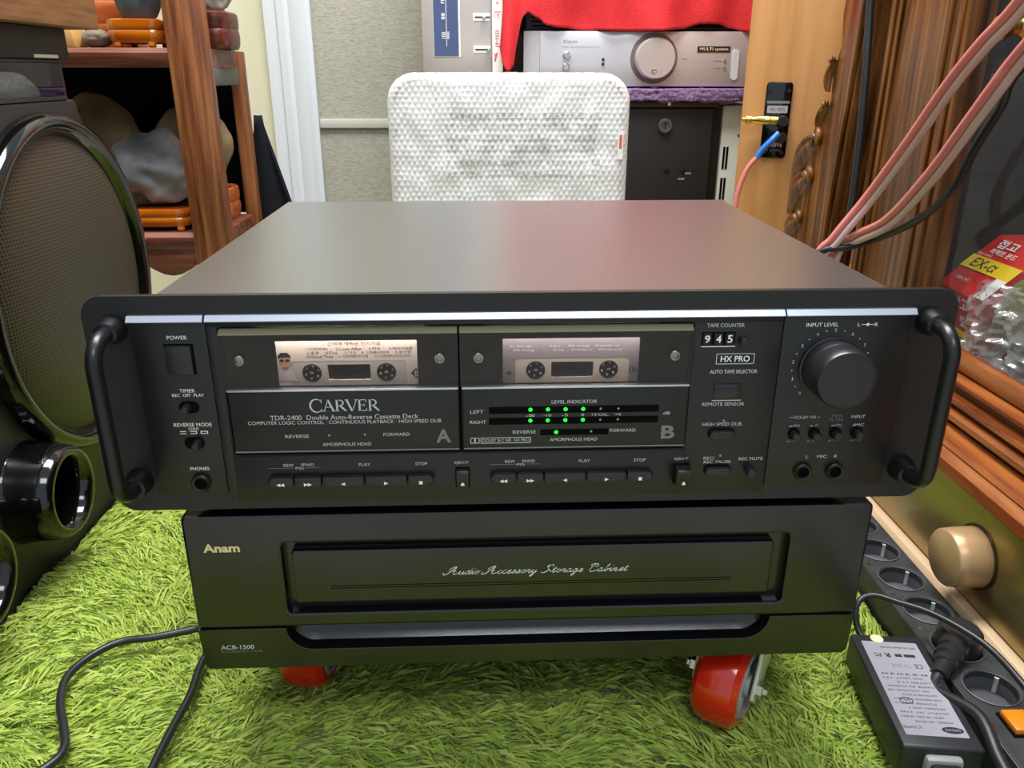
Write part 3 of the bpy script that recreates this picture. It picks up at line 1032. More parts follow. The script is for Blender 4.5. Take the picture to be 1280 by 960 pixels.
for k, (x0, x1) in enumerate(((-0.0420, -0.0348), (0.0878, 0.0962))):
    b = MB()
    b.box(x0 - 0.0006, x1 + 0.0006, -0.0010, -0.0003, 0.2318, 0.2448, 'pitch')  # black surround stands in for the shaded gap round the lever
    d = 0.0035 if k == 0 else 0.0075
    b.prism([(-0.0005, 0.2442), (-d, 0.2436), (-d - 0.001, 0.2420), (-d * 0.75, 0.2324), (-0.0005, 0.2324)], 'x', x0, x1, 'button', 0.0004)
    lv = b.build('eject_lever', deck)
    b = MB()
    xm = (x0 + x1) / 2
    yy = -d - 0.0006
    zc = 0.2350
    b.face([(xm - 0.0011, yy, zc), (xm + 0.0011, yy, zc), (xm, yy - 0.0001, zc + 0.0017)], 'ink')
    b.face([(xm - 0.0011, yy + 0.0001, zc - 0.0008), (xm + 0.0011, yy + 0.0001, zc - 0.0008), (xm + 0.0011, yy, zc), (xm - 0.0011, yy, zc)], 'ink')
    b.build('symbol', lv, smooth=0)

# ---- counter, sensor, recording buttons
b = MB()
b.box(0.0972, 0.1160, -0.0012, -0.0004, 0.3186, 0.3264, 'pitch')
b.box(0.0970, 0.1162, -0.0016, -0.0004, 0.3178, 0.3184, 'ink_grey')
ct = b.build('tape_counter', deck)
b = MB()
for i, c in enumerate('945'):
    x = 0.1001 + i * 0.0064
    b.box(x - 0.0024, x + 0.0024, -0.0017, -0.0012, 0.3190, 0.3260, 'black_matte', 0.0003)
    fit(b, c, x, 0.3226, 0.0029, 0.0044, 'ink', -0.00185, bold=0.01)
b.build('digit_wheels', ct, smooth=0)
b = MB()
b.lathe([(0.0028, 0), (0.0027, 0.0042), (0.0021, 0.0050), (0, 0.0050)], (0.1206, -0.0005, 0.3215), (0, -1, 0), 'button', 20)
b.build('reset_button', deck)
b = MB()
b.box(0.1068, 0.1222, -0.0014, -0.0004, 0.2862, 0.2952, 'gloss_black', 0.0003)
b.build('remote_sensor', deck)
for x0, x1, zc in ((0.1060, 0.1213, 0.2640), (0.1056, 0.1212, 0.2402)):
    b = MB()
    b.prism(rr(x0 - 0.0004, zc - 0.0031, x1 + 0.0004, zc + 0.0031, 0.0030, 6), 'y', -0.0010, -0.0004, 'pitch')  # shade of the button recess painted as a black rim plate
    b.prism(rr(x0, zc - 0.0027, x1, zc + 0.0027, 0.0026, 6), 'y', -0.0046, -0.0004, 'button', 0.0008)
    b.build('record_button', deck)
b = MB()
b.lathe([(0.0030, 0), (0.0028, 0.0045), (0.0022, 0.0053), (0, 0.0053)], (0.1330, -0.0005, 0.2397), (0, -1, 0), 'button', 20)
b.build('mute_button', deck)
for z in (0.2735, 0.2510):
    led(cm, 0.1135, z, False)

# ---- big level knob and its dial
KX, KZ = 0.1722, 0.3052
b = MB()
b.lathe([(0.0182, 0.0), (0.0182, 0.0022), (0.0174, 0.0026), (0.0172, 0.0030), (0.0171, 0.0100), (0.0168, 0.0104), (0.0168, 0.0112), (0.0170, 0.0116), (0.0167, 0.0226), (0.0160, 0.0236), (0.0154, 0.0236), (0.0152, 0.0232), (0, 0.0232)], (KX, PY, KZ), (0, -1, 0), 'button', 64)
kn = b.build('level_knob', deck)
b = MB()
for i in range(21):
    a = math.radians(225 - 270 * i / 20)
    x, z = KX + 0.0004 + 0.0222 * math.cos(a), KZ - 0.0004 + 0.0222 * math.sin(a)
    if i % 2 == 0:
        fit(b, str(i // 2), x, z, {2: 0.0006, 20: 0.0022}.get(i, 0.0012), 0.0019, 'ink_grey', TY)
    else:
        b.lathe([(0.0004, 0), (0, 0.0001)], (x, TY, z), (0, -1, 0), 'ink_grey', 8)
fit(b, 'INPUT LEVEL', 0.1645, 0.3302, 0.0182, 0.0022, 'ink', TY)
fit(b, 'L', 0.1853, 0.3301, 0.0014, 0.0020, 'ink', TY)
fit(b, 'R', 0.1952, 0.3301, 0.0018, 0.0020, 'ink', TY)
stroke(b, (0.1866, 0.3301), (0.1940, 0.3301), 0.0003, 'ink', TY)
b.lathe([(0.0009, 0), (0, 0.0001)], (0.1903, TY, 0.3301), (0, -1, 0), 'ink', 12)
fit(b, 'DOLBY NR', 0.1622, 0.2739, 0.0132, 0.0019, 'ink_grey', TY)
stroke(b, (0.1530, 0.2739), (0.1551, 0.2739), 0.0003, 'ink_grey', TY)
stroke(b, (0.1692, 0.2739), (0.1712, 0.2739), 0.0003, 'ink_grey', TY)
fit(b, 'MPX', 0.1812, 0.2744, 0.0062, 0.0017, 'ink_dim', TY)
fit(b, 'FILTER', 0.1810, 0.2721, 0.0086, 0.0017, 'ink_dim', TY)
fit(b, 'INPUT', 0.1938, 0.2738, 0.0082, 0.0019, 'ink_grey', TY)
XT = (0.1566, 0.1688, 0.1815, 0.1942)
for x, u, d in zip(XT, ('ON', 'C', 'ON', 'MIC'), ('OFF', 'B', 'OFF', 'LINE')):
    fit(b, u, x + 0.0010, 0.2686, 0.0019 * len(u), 0.0015, 'ink_grey', TY)
    stroke(b, (x - 0.0030, 0.2683), (x - 0.0012, 0.2683), 0.0006, 'ink_grey', TY)
    fit(b, d, x + 0.0004, 0.2588, 0.0017 * len(d), 0.0015, 'ink_dim', TY)
    stroke(b, (x - 0.0034, 0.2584), (x - 0.0018, 0.2584), 0.0010, 'ink_dim', TY)
fit(b, 'L', 0.1668, 0.2482, 0.0014, 0.0019, 'ink_grey', TY)
fit(b, 'MIC', 0.1757, 0.2482, 0.0058, 0.0019, 'ink_grey', TY)
fit(b, 'R', 0.1841, 0.2482, 0.0018, 0.0019, 'ink_grey', TY)
b.build('lettering', rm, smooth=0)
for x in XT:
    b = MB()
    b.lathe([(0.0036, 0), (0.0036, 0.0006), (0.0030, 0.0008), (0.0028, 0.0002)], (x, PY, 0.2634), (0, -1, 0), 'pitch', 20)
    b.lathe([(0.0026, 0), (0.0026, 0.0045), (0.0020, 0.0054), (0, 0.0054)], (x, PY, 0.2634), (0, -1, 0), 'button', 20)
    b.build('push_button', deck)
for x in (0.1650, 0.1846):
    jack(x, 0.2385, 0.0056).build('microphone_jack', deck)


# ================================================================== the two tapes behind the windows
def circ(x, z, r, n=20):
    return [(x + r * math.cos(2 * math.pi * i / n), z + r * math.sin(2 * math.pi * i / n)) for i in range(n)]


def tape(xc, label, shell, cover, inner):
    zc = 0.2992
    y0, y1 = 0.0115, 0.0235
    t = thing('cassette_tape', (xc, 0.0175, zc - 0.0345), label, 'cassette', 'cassette tapes loaded in the deck')
    m = MB()
    m.plate(rr(xc - 0.0502, zc - 0.0345, xc + 0.0502, zc + 0.0295, 0.002, 4), [circ(xc - 0.02125, zc, 0.0056), circ(xc + 0.02125, zc, 0.0056), rr(xc - 0.0122, zc - 0.0045, xc + 0.0122, zc + 0.0050, 0.0006, 2)], y0, y1, shell, 0.0005)
    m.build('shell', t)
    m = MB()
    iw = 0.0330
    m.plate(rr(xc - 0.0440, zc - 0.0110, xc + 0.0440, zc + 0.0270, 0.002, 4), [rr(xc - iw, zc - 0.0085, xc + iw, zc + 0.0072, 0.002, 4)], y0 - 0.0003, y0 + 0.0001, cover)
    lb = m.build('paper_label', t)
    m = MB()
    m.plate(rr(xc - iw, zc - 0.0085, xc + iw, zc + 0.0072, 0.002, 4), [circ(xc - 0.02125, zc, 0.0056), circ(xc + 0.02125, zc, 0.0056), rr(xc - 0.0122, zc - 0.0045, xc + 0.0122, zc + 0.0050, 0.0006, 2)], y0 - 0.0002, y0 + 0.0001, inner)
    m.build('hub_plate', t)
    m = MB()
    m.box(xc - 0.0122, xc + 0.0122, y0 + 0.002, y0 + 0.004, zc - 0.0045, zc + 0.0050, 'charcoal')
    for q in range(5):
        m.box(xc - 0.010 + q * 0.0046, xc - 0.0096 + q * 0.0046, y0 + 0.0015, y0 + 0.002, zc - 0.0045, zc + 0.0050, 'black_matte')
    m.box(xc - 0.009, xc + 0.009, y0 + 0.0012, y0 + 0.002, zc - 0.0045, zc - 0.001, 'black_matte')
    m.build('tape_window', t)
    for s2 in (-1, 1):
        m = MB()
        x = xc + s2 * 0.02125
        m.lathe([(0.0056, -0.0004), (0.0050, 0.0004), (0.0047, -0.0020), (0, -0.0020)], (x, y0, zc), (0, -1, 0), 'black_matte', 24)
        m.lathe([(0.0016, -0.0020), (0.0013, 0.0010), (0, 0.0014)], (x, y0, zc), (0, -1, 0), 'chrome', 12)
        for q in range(6):
            a = math.radians(60 * q + 20)
            m.lathe([(0.0007, -0.002), (0.0005, -0.0002), (0, -0.0002)], (x + 0.0038 * math.cos(a), y0, zc + 0.0038 * math.sin(a)), (0, -1, 0), 'ink_grey', 6)
        m.build('reel_hub', t)
    return t, lb, y0 - 0.0004


M['beige'] = mat('beige_label', (222, 212, 200), 0.6)
M['shell_grey'] = mat('grey_shell', (196, 192, 184), 0.4)
M['shell_clear'] = mat('smoky_shell', (120, 116, 120), 0.3)
M['label_grey'] = mat('grey_label', (150, 144, 150), 0.6)
M['ivory'] = mat('ivory_plate', (206, 198, 184), 0.5)
M['skin'] = mat('printed_skin', (206, 160, 134), 0.7)
M['shirt'] = mat('printed_shirt', (214, 212, 224), 0.7)
M['violet'] = mat('violet_print', (66, 62, 110), 0.6)
tA, lA, ly = tape(-0.1043, 'beige labelled cassette with a portrait and song list, in the left window of the deck', 'shell_grey', 'beige', 'shell_grey')
m = MB()
for row, z in (((('1.비애(悲哀)', -0.1217, 0.0125), ('2.Love Affair', -0.1035, 0.0150), ('3.약속', -0.0890, 0.0066), ('4.애와의슬픔', -0.0742, 0.0134)), 0.3136),
               ((('5.종점', -0.1240, 0.0066), ('6.Fire', -0.1134, 0.0066), ('7.기도', -0.1027, 0.0066), ('8.그대를사랑해', -0.0887, 0.0156), ('9.꿈인형', -0.0730, 0.0090)), 0.3114),
               ((('10.Good Time', -0.1203, 0.0150), ('11.거리에흔적이별', -0.1015, 0.0170), ('12.사랑보다깊은상처', -0.0790, 0.0200)), 0.3092)):
    for s2, x, w in row:
        fit(m, s2, x, z, w, 0.0017, 'ink_black', ly)
fit(m, '간색에 약속된 인기가요', -0.1005, 0.3168, 0.0300, 0.0022, 'ink_black', ly)
x = -0.0660
m.face([(x - 0.0032, ly, 0.2985), (x, ly, 0.2953), (x + 0.0032, ly, 0.2985), (x, ly, 0.3017)], 'violet')
fit(m, 'B', x + 0.0004, 0.2984, 0.0022, 0.0034, 'ink', ly - 0.0001)
# printed portrait: shirt, face, hair, dark glasses
px_ = -0.1403
m.face([(px_ - 0.005, ly, 0.2945), (px_ + 0.0062, ly, 0.2945), (px_ + 0.0040, ly, 0.3005), (px_ + 0.0012, ly, 0.3022), (px_ - 0.0022, ly, 0.3020), (px_ - 0.0045, ly, 0.3002)], 'shirt')
m.face([(px_ + 0.0034 * math.cos(a) * (1 if math.sin(a) > -0.3 else 0.85), ly - 0.0001, 0.3060 + 0.0052 * math.sin(a)) for a in [2 * math.pi * i / 24 for i in range(24)]], 'skin')
m.face([(px_ - 0.0035, ly - 0.0002, 0.3078), (px_ - 0.0024, ly - 0.0002, 0.3088), (px_ + 0.0024, ly - 0.0002, 0.3090), (px_ + 0.0035, ly - 0.0002, 0.3078), (px_ + 0.0034, ly - 0.0002, 0.3100), (px_ + 0.0018, ly - 0.0002, 0.3118), (px_ - 0.0018, ly - 0.0002, 0.3118), (px_ - 0.0036, ly - 0.0002, 0.3100)], 'ink_black')
for s2 in (-1, 1):
    m.face([(px_ + s2 * 0.0016 + 0.0013 * math.cos(a), ly - 0.0002, 0.3070 + 0.0009 * math.sin(a)) for a in [2 * math.pi * i / 14 for i in range(14)]], 'ink_black')
stroke(m, (px_ - 0.0012, 0.3027), (px_ + 0.0012, 0.3027), 0.0004, 'redpaint', ly - 0.0002)
m.build('printing', lA, smooth=0)
tB, lB, ly = tape(0.0262, 'grey labelled cassette with ivory hub plate, in the right window of the deck', 'shell_clear', 'label_grey', 'ivory')
m = MB()
for j, z in enumerate((0.3138, 0.3114)):
    for x, w in ((-0.0040, 0.012), (0.0160, 0.006), (0.0295, 0.012), (0.0460, 0.014)):
        fit(m, ('01 line up', '02 song', '05 moonlight rain', '07 the day we met')[(int(x * 1000) + j) % 4], x + 0.002 * j, z, w, 0.0014, 'ink', ly)
m.box(0.0075, 0.0077, ly, ly + 0.0001, 0.3090, 0.3150, 'ink_dim')
fit(m, '{b}c', 0.0640, 0.2990, 0.0098, 0.0048, 'ink_black', ly)
fit(m, '+', -0.0105, 0.2978, 0.0040, 0.0030, 'ink_black', ly)
m.build('printing', lB, smooth=0)
tA.location += Vector((0.0020, 0, 0.0014))
tB.location += Vector((0, 0, 0.0014))

# ================================================================== accessory cabinet under the deck
cab = thing('storage_cabinet', (0.0037, 0.17, 0.0), 'low black plastic accessory storage cabinet on red-wheeled casters, under the cassette deck', 'cabinet')
CX0, CX1, CY0, CY1, CZ0, CZ1 = -0.2092, 0.2166, 0.004, 0.330, 0.0985, 0.2122
b = MB()
b.box(CX0 + 0.001, CX1 - 0.001, 0.0235, CY1, CZ0, CZ1 - 0.0005, 'cab', 0.003)
# base rail with the finger notch
hx0, hx1 = -0.1535, 0.1600
notch = [(hx1, 0.1296)] + [(hx1 - 0.016 + 0.016 * math.cos(math.radians(-a)), 0.1296 + 0.0168 * math.sin(math.radians(-a))) for a in range(10, 91, 10)] + [(hx0 + 0.016 - 0.016 * math.sin(math.radians(a)), 0.1296 - 0.0168 * math.cos(math.radians(a))) for a in range(0, 81, 10)] + [(hx0, 0.1296)]
outer = [(CX0 + 0.004, CZ0), (CX1 - 0.004, CZ0), (CX1 - 0.001, CZ0 + 0.003), (CX1, 0.1296)] + notch + [(CX0, 0.1296), (CX0 + 0.001, CZ0 + 0.003)]
b.plate(outer, [], CY0, 0.0236, 'cab', 0.0006)


def scoop(u, v):
    x = hx0 - 0.001 + (hx1 - hx0 + 0.002) * u
    z = 0.1110 + (0.1320 - 0.1110) * v
    e = min(u, 1 - u) * (hx1 - hx0) / 0.022
    k = math.sqrt(max(0, 1 - (1 - min(1, e)) ** 2))
    d = 0.0165 * k * (0.25 + 0.75 * math.sin(math.pi * min(1.0, v * 0.55 + 0.03)))
    return (x, 0.0065 + d, z)


b.grid(scoop, 90, 10, 'cab')
body = b.build('body', cab)
b = MB()
b.plate(rr(CX0, 0.1304, CX1, CZ1, 0.0035, 4), [rr(-0.1508, 0.1408, 0.1660, 0.1920, 0.003, 4)], CY0, 0.0232, 'cab', 0.0020)
b.plate(rr(-0.152, 0.1395, 0.167, 0.193, 0.003, 4), [], 0.0115, 0.0125, 'cab')
b.plate(rr(-0.1455, 0.1478, 0.1570, 0.1862, 0.0025, 4), [], 0.0048, 0.0120, 'cab', 0.0012)
dr = b.build('drawer_front', cab)
b = MB()
FY = CY0 - 0.0002
fit(b, 'Anam', -0.1868, 0.1900, 0.0222, 0.0060, 'gold_ink', FY, bold=0.035)
handwriting(b, 'Audio Accessory Storage Cabinet', -0.0500, 0.0640, 0.1668, 0.0026, 'ink', 0.0046, 0.00034)
b.build('lettering', dr, smooth=0)
b = MB()
for z in (0.1585, 0.1602):
    stroke(b, (-0.1225, z), (0.1310, z), 0.0003, 'pitch', 0.0046)
stroke(b, (-0.1225, 0.1584), (-0.1225, 0.1603), 0.0003, 'pitch', 0.0046)
stroke(b, (0.1310, 0.1584), (0.1310, 0.1603), 0.0003, 'pitch', 0.0046)
b.build('engraved_line', dr, smooth=0)
b = MB()
fit(b, 'ACB-1500', -0.1858, 0.1158, 0.0212, 0.0032, 'ink_grey', FY, bold=0.01)
fit(b, 'ACCESSORY CASE', -0.1835, 0.1126, 0.0262, 0.0018, 'ink_dim', FY)
b.build('lettering', body, smooth=0)


def caster(x, y, yaw):
    """swivel caster: the fork hangs from a plate, the wheel turns on its bolt"""
    R = 0.0352
    zc = 0.0135 + R
    T = Matrix.Translation((x, y, 0)) @ Matrix.Rotation(yaw, 4, 'Z')
    off = 0.030    # wheel trails behind the swivel
    f = MB()
    f.box(-0.028, 0.028, -0.024, 0.024, 0.0950, 0.0990, 'zinc', 0.001, mtx=T)
    f.lathe([(0.018, 0), (0.018, 0.006), (0.014, 0.008)], T @ Vector((0, 0, 0.087)), (0, 0, 1), 'zinc', 20)
    for s2 in (-1, 1):
        xa = s2 * 0.0215
        f.prism([(-0.034, 0.090), (0.020, 0.090), (off + 0.010, zc - 0.004), (off + 0.004, zc - 0.011), (off - 0.006, zc - 0.011), (off - 0.011, zc - 0.004)], 'x', xa - 0.0014, xa + 0.0014, 'zinc', 0.0004, mtx=T)
    f.box(-0.0228, 0.0228, -0.016, 0.016, 0.0868, 0.0895, 'zinc', 0.0005, mtx=T)
    o = f.build('caster', cab)
    ax = T.to_3x3() @ Vector((1, 0, 0))
    c = T @ Vector((0, off, zc))
    w = MB()
    w.lathe([(0.0250, -0.0165), (R - 0.006, -0.0165), (R - 0.0015, -0.0125), (R, -0.006), (R, 0.006), (R - 0.0015, 0.0125), (R - 0.006, 0.0165), (0.0250, 0.0165)], c, ax, 'red_wheel', 48)
    w.build('wheel', o)
    w = MB()
    for s2 in (-1, 1):
        w.lathe([(0.0252, 0.0160), (0.0232, 0.0175), (0.0215, 0.0168), (0.0205, 0.010), (0.010, 0.010), (0.0085, 0.0180), (0, 0.0180)], c, ax * s2, 'hubgrey', 32)
        for q in range(5):
            R5 = Matrix.Rotation(2 * math.pi * q / 5, 4, ax)
            mt = Matrix.Translation(c) @ R5 @ T.to_3x3().to_4x4()
            w.box(min(s2 * 0.0095, s2 * 0.0155), max(s2 * 0.0095, s2 * 0.0155), -0.0016, 0.0016, 0.008, 0.0215, 'hubgrey', mtx=mt)
    w.build('hub', o)
    for s2 in (-1, 1):
        w = MB()
        w.lathe([(0.0062, 0.0225), (0.0062, 0.0268), (0.0054, 0.0275), (0.0035, 0.0275), (0.0035, 0.0300), (0, 0.0305)], c, ax * s2, 'chrome', 6)
        w.build('axle_bolt', o)


caster(0.168, 0.065, math.radians(144))
caster(-0.158, 0.124, math.radians(174))
caster(0.150, 0.275, math.radians(170))
caster(-0.148, 0.275, math.radians(-168))

# ================================================================== loudspeaker at the left
BX = -0.440
sp = thing('loudspeaker', (-0.62, 0.10, 0.0), 'black loudspeaker with mesh-covered woofer and glossy ports at the left edge', 'speaker')
b = MB()
b.prism([(-0.40, 0.006), (0.492, 0.006), (0.500, 0.03), (0.500, 0.372), (0.486, 0.400), (0.476, 0.424), (0.474, 0.4345), (-0.40, 0.4345)], 'x', -0.80, BX, 'spk', 0.004)
b.build('enclosure', sp)
RY, RZ = 0.388, 0.260
b = MB()
b.lathe([(0.166, 0.0), (0.165, 0.010), (0.161, 0.017), (0.155, 0.018), (0.1495, 0.015), (0.146, 0.010), (0.1435, 0.006), (0.1435, 0.0)], (BX, RY, RZ), (1, 0, 0), 'gloss_black', 72)
b.build('trim_ring', sp, smooth=60)
gm = mat('woven_grille', (44, 40, 30), 0.45, spec=0.4)
nt = gm.node_tree
tc = nt.nodes.new('ShaderNodeTexCoord')
w1 = nt.nodes.new('ShaderNodeTexWave')
w1.bands_direction = 'Y'
w1.inputs['Scale'].default_value = 95
w2 = nt.nodes.new('ShaderNodeTexWave')
w2.bands_direction = 'Z'
w2.inputs['Scale'].default_value = 95
mul = nt.nodes.new('ShaderNodeMath')
mul.operation = 'MULTIPLY'
ra = nt.nodes.new('ShaderNodeValToRGB')
ra.color_ramp.elements[0].position = 0.15
ra.color_ramp.elements[0].color = lin((70, 62, 46))
ra.color_ramp.elements[1].position = 0.55
ra.color_ramp.elements[1].color = lin((8, 8, 7))
for w in (w1, w2):
    nt.links.new(tc.outputs['Object'], w.inputs['Vector'])
nt.links.new(w1.outputs['Fac'], mul.inputs[0])
nt.links.new(w2.outputs['Fac'], mul.inputs[1])
nt.links.new(mul.outputs[0], ra.inputs['Fac'])
nt.links.new(ra.outputs['Color'], nt.nodes['Principled BSDF'].inputs['Base Color'])
b = MB()
b.lathe([(0.1450, 0.007), (0.135, 0.012), (0.11, 0.018), (0.08, 0.022), (0.04, 0.0245), (0, 0.025)], (BX, RY, RZ), (1, 0, 0), gm, 72)
b.build('grille', sp, smooth=80)
for yc in (0.242, 0.102):
    b = MB()
    b.lathe([(0.0475, 0.0), (0.0460, 0.004), (0.0450, 0.014), (0.0440, 0.026), (0.0420, 0.036), (0.0390, 0.0405), (0.0350, 0.0405), (0.0315, 0.037), (0.0290, 0.028), (0.0275, 0.010), (0.0275, 0.001)], (BX, yc, 0.104), (1, 0, 0), 'gloss_black', 48)
    b.lathe([(0.0285, 0.003), (0, 0.003)], (BX, yc, 0.104), (1, 0, 0), 'pitch', 32)
    b.build('bass_port', sp, smooth=60)

# glass-fronted case on top of the loudspeaker
gc = thing('display_case', (-0.60, 0.10, 0.4350), 'low clear-fronted case with a ridged brown edge, lying on the black loudspeaker', 'case')
b = MB()
b.box(-0.79, -0.442, -0.30, 0.4600, 0.4350, 0.4385, 'black_plastic')
b.box(-0.79, -0.442, -0.30, 0.4600, 0.4690, 0.4725, 'black_plastic', 0.0008)
b.box(-0.79, -0.62, -0.30, 0.4600, 0.4385, 0.4690, 'black_matte')
b.build('frame', gc)
b = MB()
for i in range(9):
    z = 0.4365 + i * 0.0041
    b.tube([(-0.78, 0.4625, z), (-0.4445, 0.4625, z)], 0.0023, 'wood_dark', 8)
b.box(-0.78, -0.4445, 0.4595, 0.4625, 0.4350, 0.4720, 'wood_dark')
b.build('ridged_edge', gc)
b = MB()
b.box(-0.4455, -0.4425, -0.29, 0.4590, 0.4387, 0.4688, 'acrylic')
b.build('front_pane', gc)
b = MB()
b.blob((-0.470, 0.340, 0.4505), (0.014, 0.016, 0.0138), noisemat('lilac_reflection', [(150, 150, 172), (200, 200, 216)], 40, rough=0.6), 0.10, 1.6, 4, sub=3)  # lilac reflection of a ball, built as a rounded blob
tag(b.build('ball_reflection', loc=(-0.470, 0.340, 0.4385)), 'small pale ball shape added for a reflection in the clear case on the loudspeaker', 'stone')
b = MB()
b.box(-0.80, -0.438, -0.30, 0.4720, 0.4727, 0.5015, 'black_matte', 0.002)
b.box(-0.4385, -0.4372, 0.400, 0.446, 0.4735, 0.4765, 'zinc')
tag(b.build('black_slab', loc=(-0.62, 0.10, 0.4727)), 'flat black box between the clear case and the oak cabinet', 'box')
b = MB()
b.box(-0.80, -0.420, -0.30, 0.5110, 0.5018, 0.665, 'wood_box', 0.0015)
oak = thing('bookshelf_speaker', (-0.61, 0.10, 0.5018), 'oak veneered wooden cabinet at the top left corner, on the flat black box', 'speaker')
b.build('cabinet', oak)
b = MB()
b.box(-0.79, -0.43, 0.5112, 0.5125, 0.512, 0.655, 'charcoal')
b.build('rear_panel', oak)

# ================================================================== stone display stand (wooden shelf)
sh = thing('wooden_stand', (-0.55, 0.81, 0.0), 'red-brown wooden display stand with scuffed posts holding stones on two tiers', 'shelf')
PXL = -0.379
for (x0, x1, y0, y1) in ((-0.4270, PXL, 0.720, 0.752), (-0.3990, PXL, 0.893, 0.915), (-0.78, -0.74, 0.720, 0.752), (-0.78, -0.74, 0.885, 0.915)):
    b = MB()
    b.box(x0, x1, y0, y1, 0.0, 0.4895 if (y0 > 0.88 and x1 > -0.5) else 0.70, 'wood_post', 0.002)
    b.build('post', sh)
for zt, nm in ((0.4900, 'upper'), (0.2500, 'lower')):
    b = MB()
    b.prism([(0.726, zt - 0.024), (0.722, zt - 0.016), (0.722, zt - 0.006), (0.728, zt), (0.912, zt), (0.912, zt - 0.024)], 'x', -0.742, -0.4268, 'wood_shelf')
    b.prism([(0.752, zt - 0.024), (0.752, zt), (0.886, zt), (0.886, zt - 0.024)], 'x', -0.4268, -0.384, 'wood_shelf')
    b.build('tier_board', sh)
    b = MB()
    b.box(-0.394, -0.383, 0.752, 0.886, zt - 0.047, zt - 0.0245, 'greystrip', 0.001)
    b.build('side_rail', sh)
b = MB()
ap = [(-0.740, 0.2255), (-0.4275, 0.2255), (-0.4275, 0.205)]
for i in range(7):
    ap.append((-0.4275 - 0.075 * i / 6, 0.205 - 0.017 * math.sin(math.pi * i / 6)))
for i in range(7):
    ap.append((-0.5075 - 0.018 * i / 6, 0.2105 - 0.006 * math.sin(math.pi * i / 6)))
ap += [(-0.5300, 0.2130), (-0.740, 0.2130)]
b.prism(ap, 'y', 0.727, 0.739, 'wood_shelf', 0.001)
b.build('apron', sh)
b = MB()
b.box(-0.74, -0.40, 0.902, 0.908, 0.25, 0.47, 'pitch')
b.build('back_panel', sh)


def footed_stand(name, x0, x1, y0, y1, z0, h, m, label, feet=True):
    """low glossy wooden base for a viewing stone: rounded rim on small feet"""
    t = MB()
    c = ((x0 + x1) / 2, (y0 + y1) / 2)
    f = 0.006 if feet else 0.0
    hh = h - f

    def surf(u, v):
        a = 2 * math.pi * u
        k = 0.5
        cx, sy = math.cos(a), math.sin(a)
        ex = (abs(cx) ** k) * (1 if cx >= 0 else -1)
        ey = (abs(sy) ** k) * (1 if sy >= 0 else -1)
        pr = [(0.90, 0.0), (0.97, 0.12), (1.0, 0.30), (0.985, 0.48), (0.955, 0.54), (0.985, 0.62), (0.995, 0.8), (0.97, 0.95), (0.90, 1.0), (0.80, 0.93)]
        q = v * (len(pr) - 1)
        i = min(int(q), len(pr) - 2)
        r = pr[i][0] + (pr[i + 1][0] - pr[i][0]) * (q - i)
        z = pr[i][1] + (pr[i + 1][1] - pr[i][1]) * (q - i)
        return (c[0] + ex * (x1 - x0) / 2 * r, c[1] + ey * (y1 - y0) / 2 * r, z0 + f + hh * z)
    t.grid(surf, 64, 18, m, cyc=True)
    t.box(x0 + 0.008, x1 - 0.008, y0 + 0.008, y1 - 0.008, z0 + f + 0.002, z0 + f + hh * 0.9, m)
    o = t.build('base_ring' if feet else name, None, loc=(c[0], c[1], z0))
    if not feet:
        return tag(o, label, 'stand')
    o.name = name
    tag(o, label, 'stand')
    for px_, py_ in ((x0 + 0.016, y0 + 0.006), (x1 - 0.016, y0 + 0.006), (x0 + 0.016, y1 - 0.01), (x1 - 0.016, y1 - 0.01)):
        g = MB()
        g.lathe([(0, 0), (0.0040, 0), (0.0055, 0.003), (0.0045, 0.0075), (0, 0.0075)], (px_, py_, z0), (0, 0, 1), m, 14)
        g.build('foot', o)
    return o


def rock(name, c, rad, m, label, amp, freq, seed, flat):
    t = MB()
    t.blob(c, rad, m, amp, freq, seed, flat, 5)
    return tag(t.build(name, loc=(c[0], c[1], flat), smooth=70), label, 'stone')


footed_stand('stone_stand', -0.545, -0.432, 0.732, 0.812, 0.2500, 0.031, 'wood_lacq', 'glossy orange wooden base under the grey stone on the lower tier')
rock('viewing_stone', (-0.497, 0.790, 0.325), (0.064, 0.036, 0.052), 'stone', 'jagged pale grey stone on the lower tier behind the loudspeaker', 0.38, 1.15, 3, 0.2800)
footed_stand('stone_stand', -0.470, -0.397, 0.815, 0.885, 0.2500, 0.048, 'wood_stand', 'brown wooden base of the round tan stone, behind the front post', feet=False)
rock('viewing_stone', (-0.452, 0.848, 0.352), (0.056, 0.032, 0.062), 'stone_brown', 'rounded tan-brown stone on the lower tier, half behind the front post', 0.12, 1.2, 11, 0.2955)
rock('viewing_stone', (-0.590, 0.850, 0.335), (0.072, 0.038, 0.095), 'stone_brown', 'dark brown dome-shaped stone at the back of the lower tier', 0.10, 1.3, 17, 0.2515)
footed_stand('stone_stand', -0.510, -0.4350, 0.732, 0.800, 0.4900, 0.035, 'wood_lacq', 'glossy amber wooden base under the dark grey stone on the upper tier')
rock('viewing_stone', (-0.472, 0.766, 0.580), (0.034, 0.028, 0.066), 'stone_dark', 'smooth dark grey upright stone on the upper tier left of the front post', 0.10, 1.4, 5, 0.5240)
footed_stand('stone_stand', -0.575, -0.500, 0.815, 0.880, 0.4900, 0.062, 'wood_stand', 'brown wooden base at the back of the upper tier under a white stone', feet=False)
rock('viewing_stone', (-0.545, 0.850, 0.590), (0.032, 0.026, 0.046), 'stone_white', 'white stone at the back of the upper tier near the oak cabinet', 0.15, 1.5, 8, 0.5500)
footed_stand('stone_stand', -0.4260, -0.3640, 0.775, 0.865, 0.4900, 0.048, 'wood_dark', 'dark red carved wooden base on the upper tier right of the front post', feet=False)
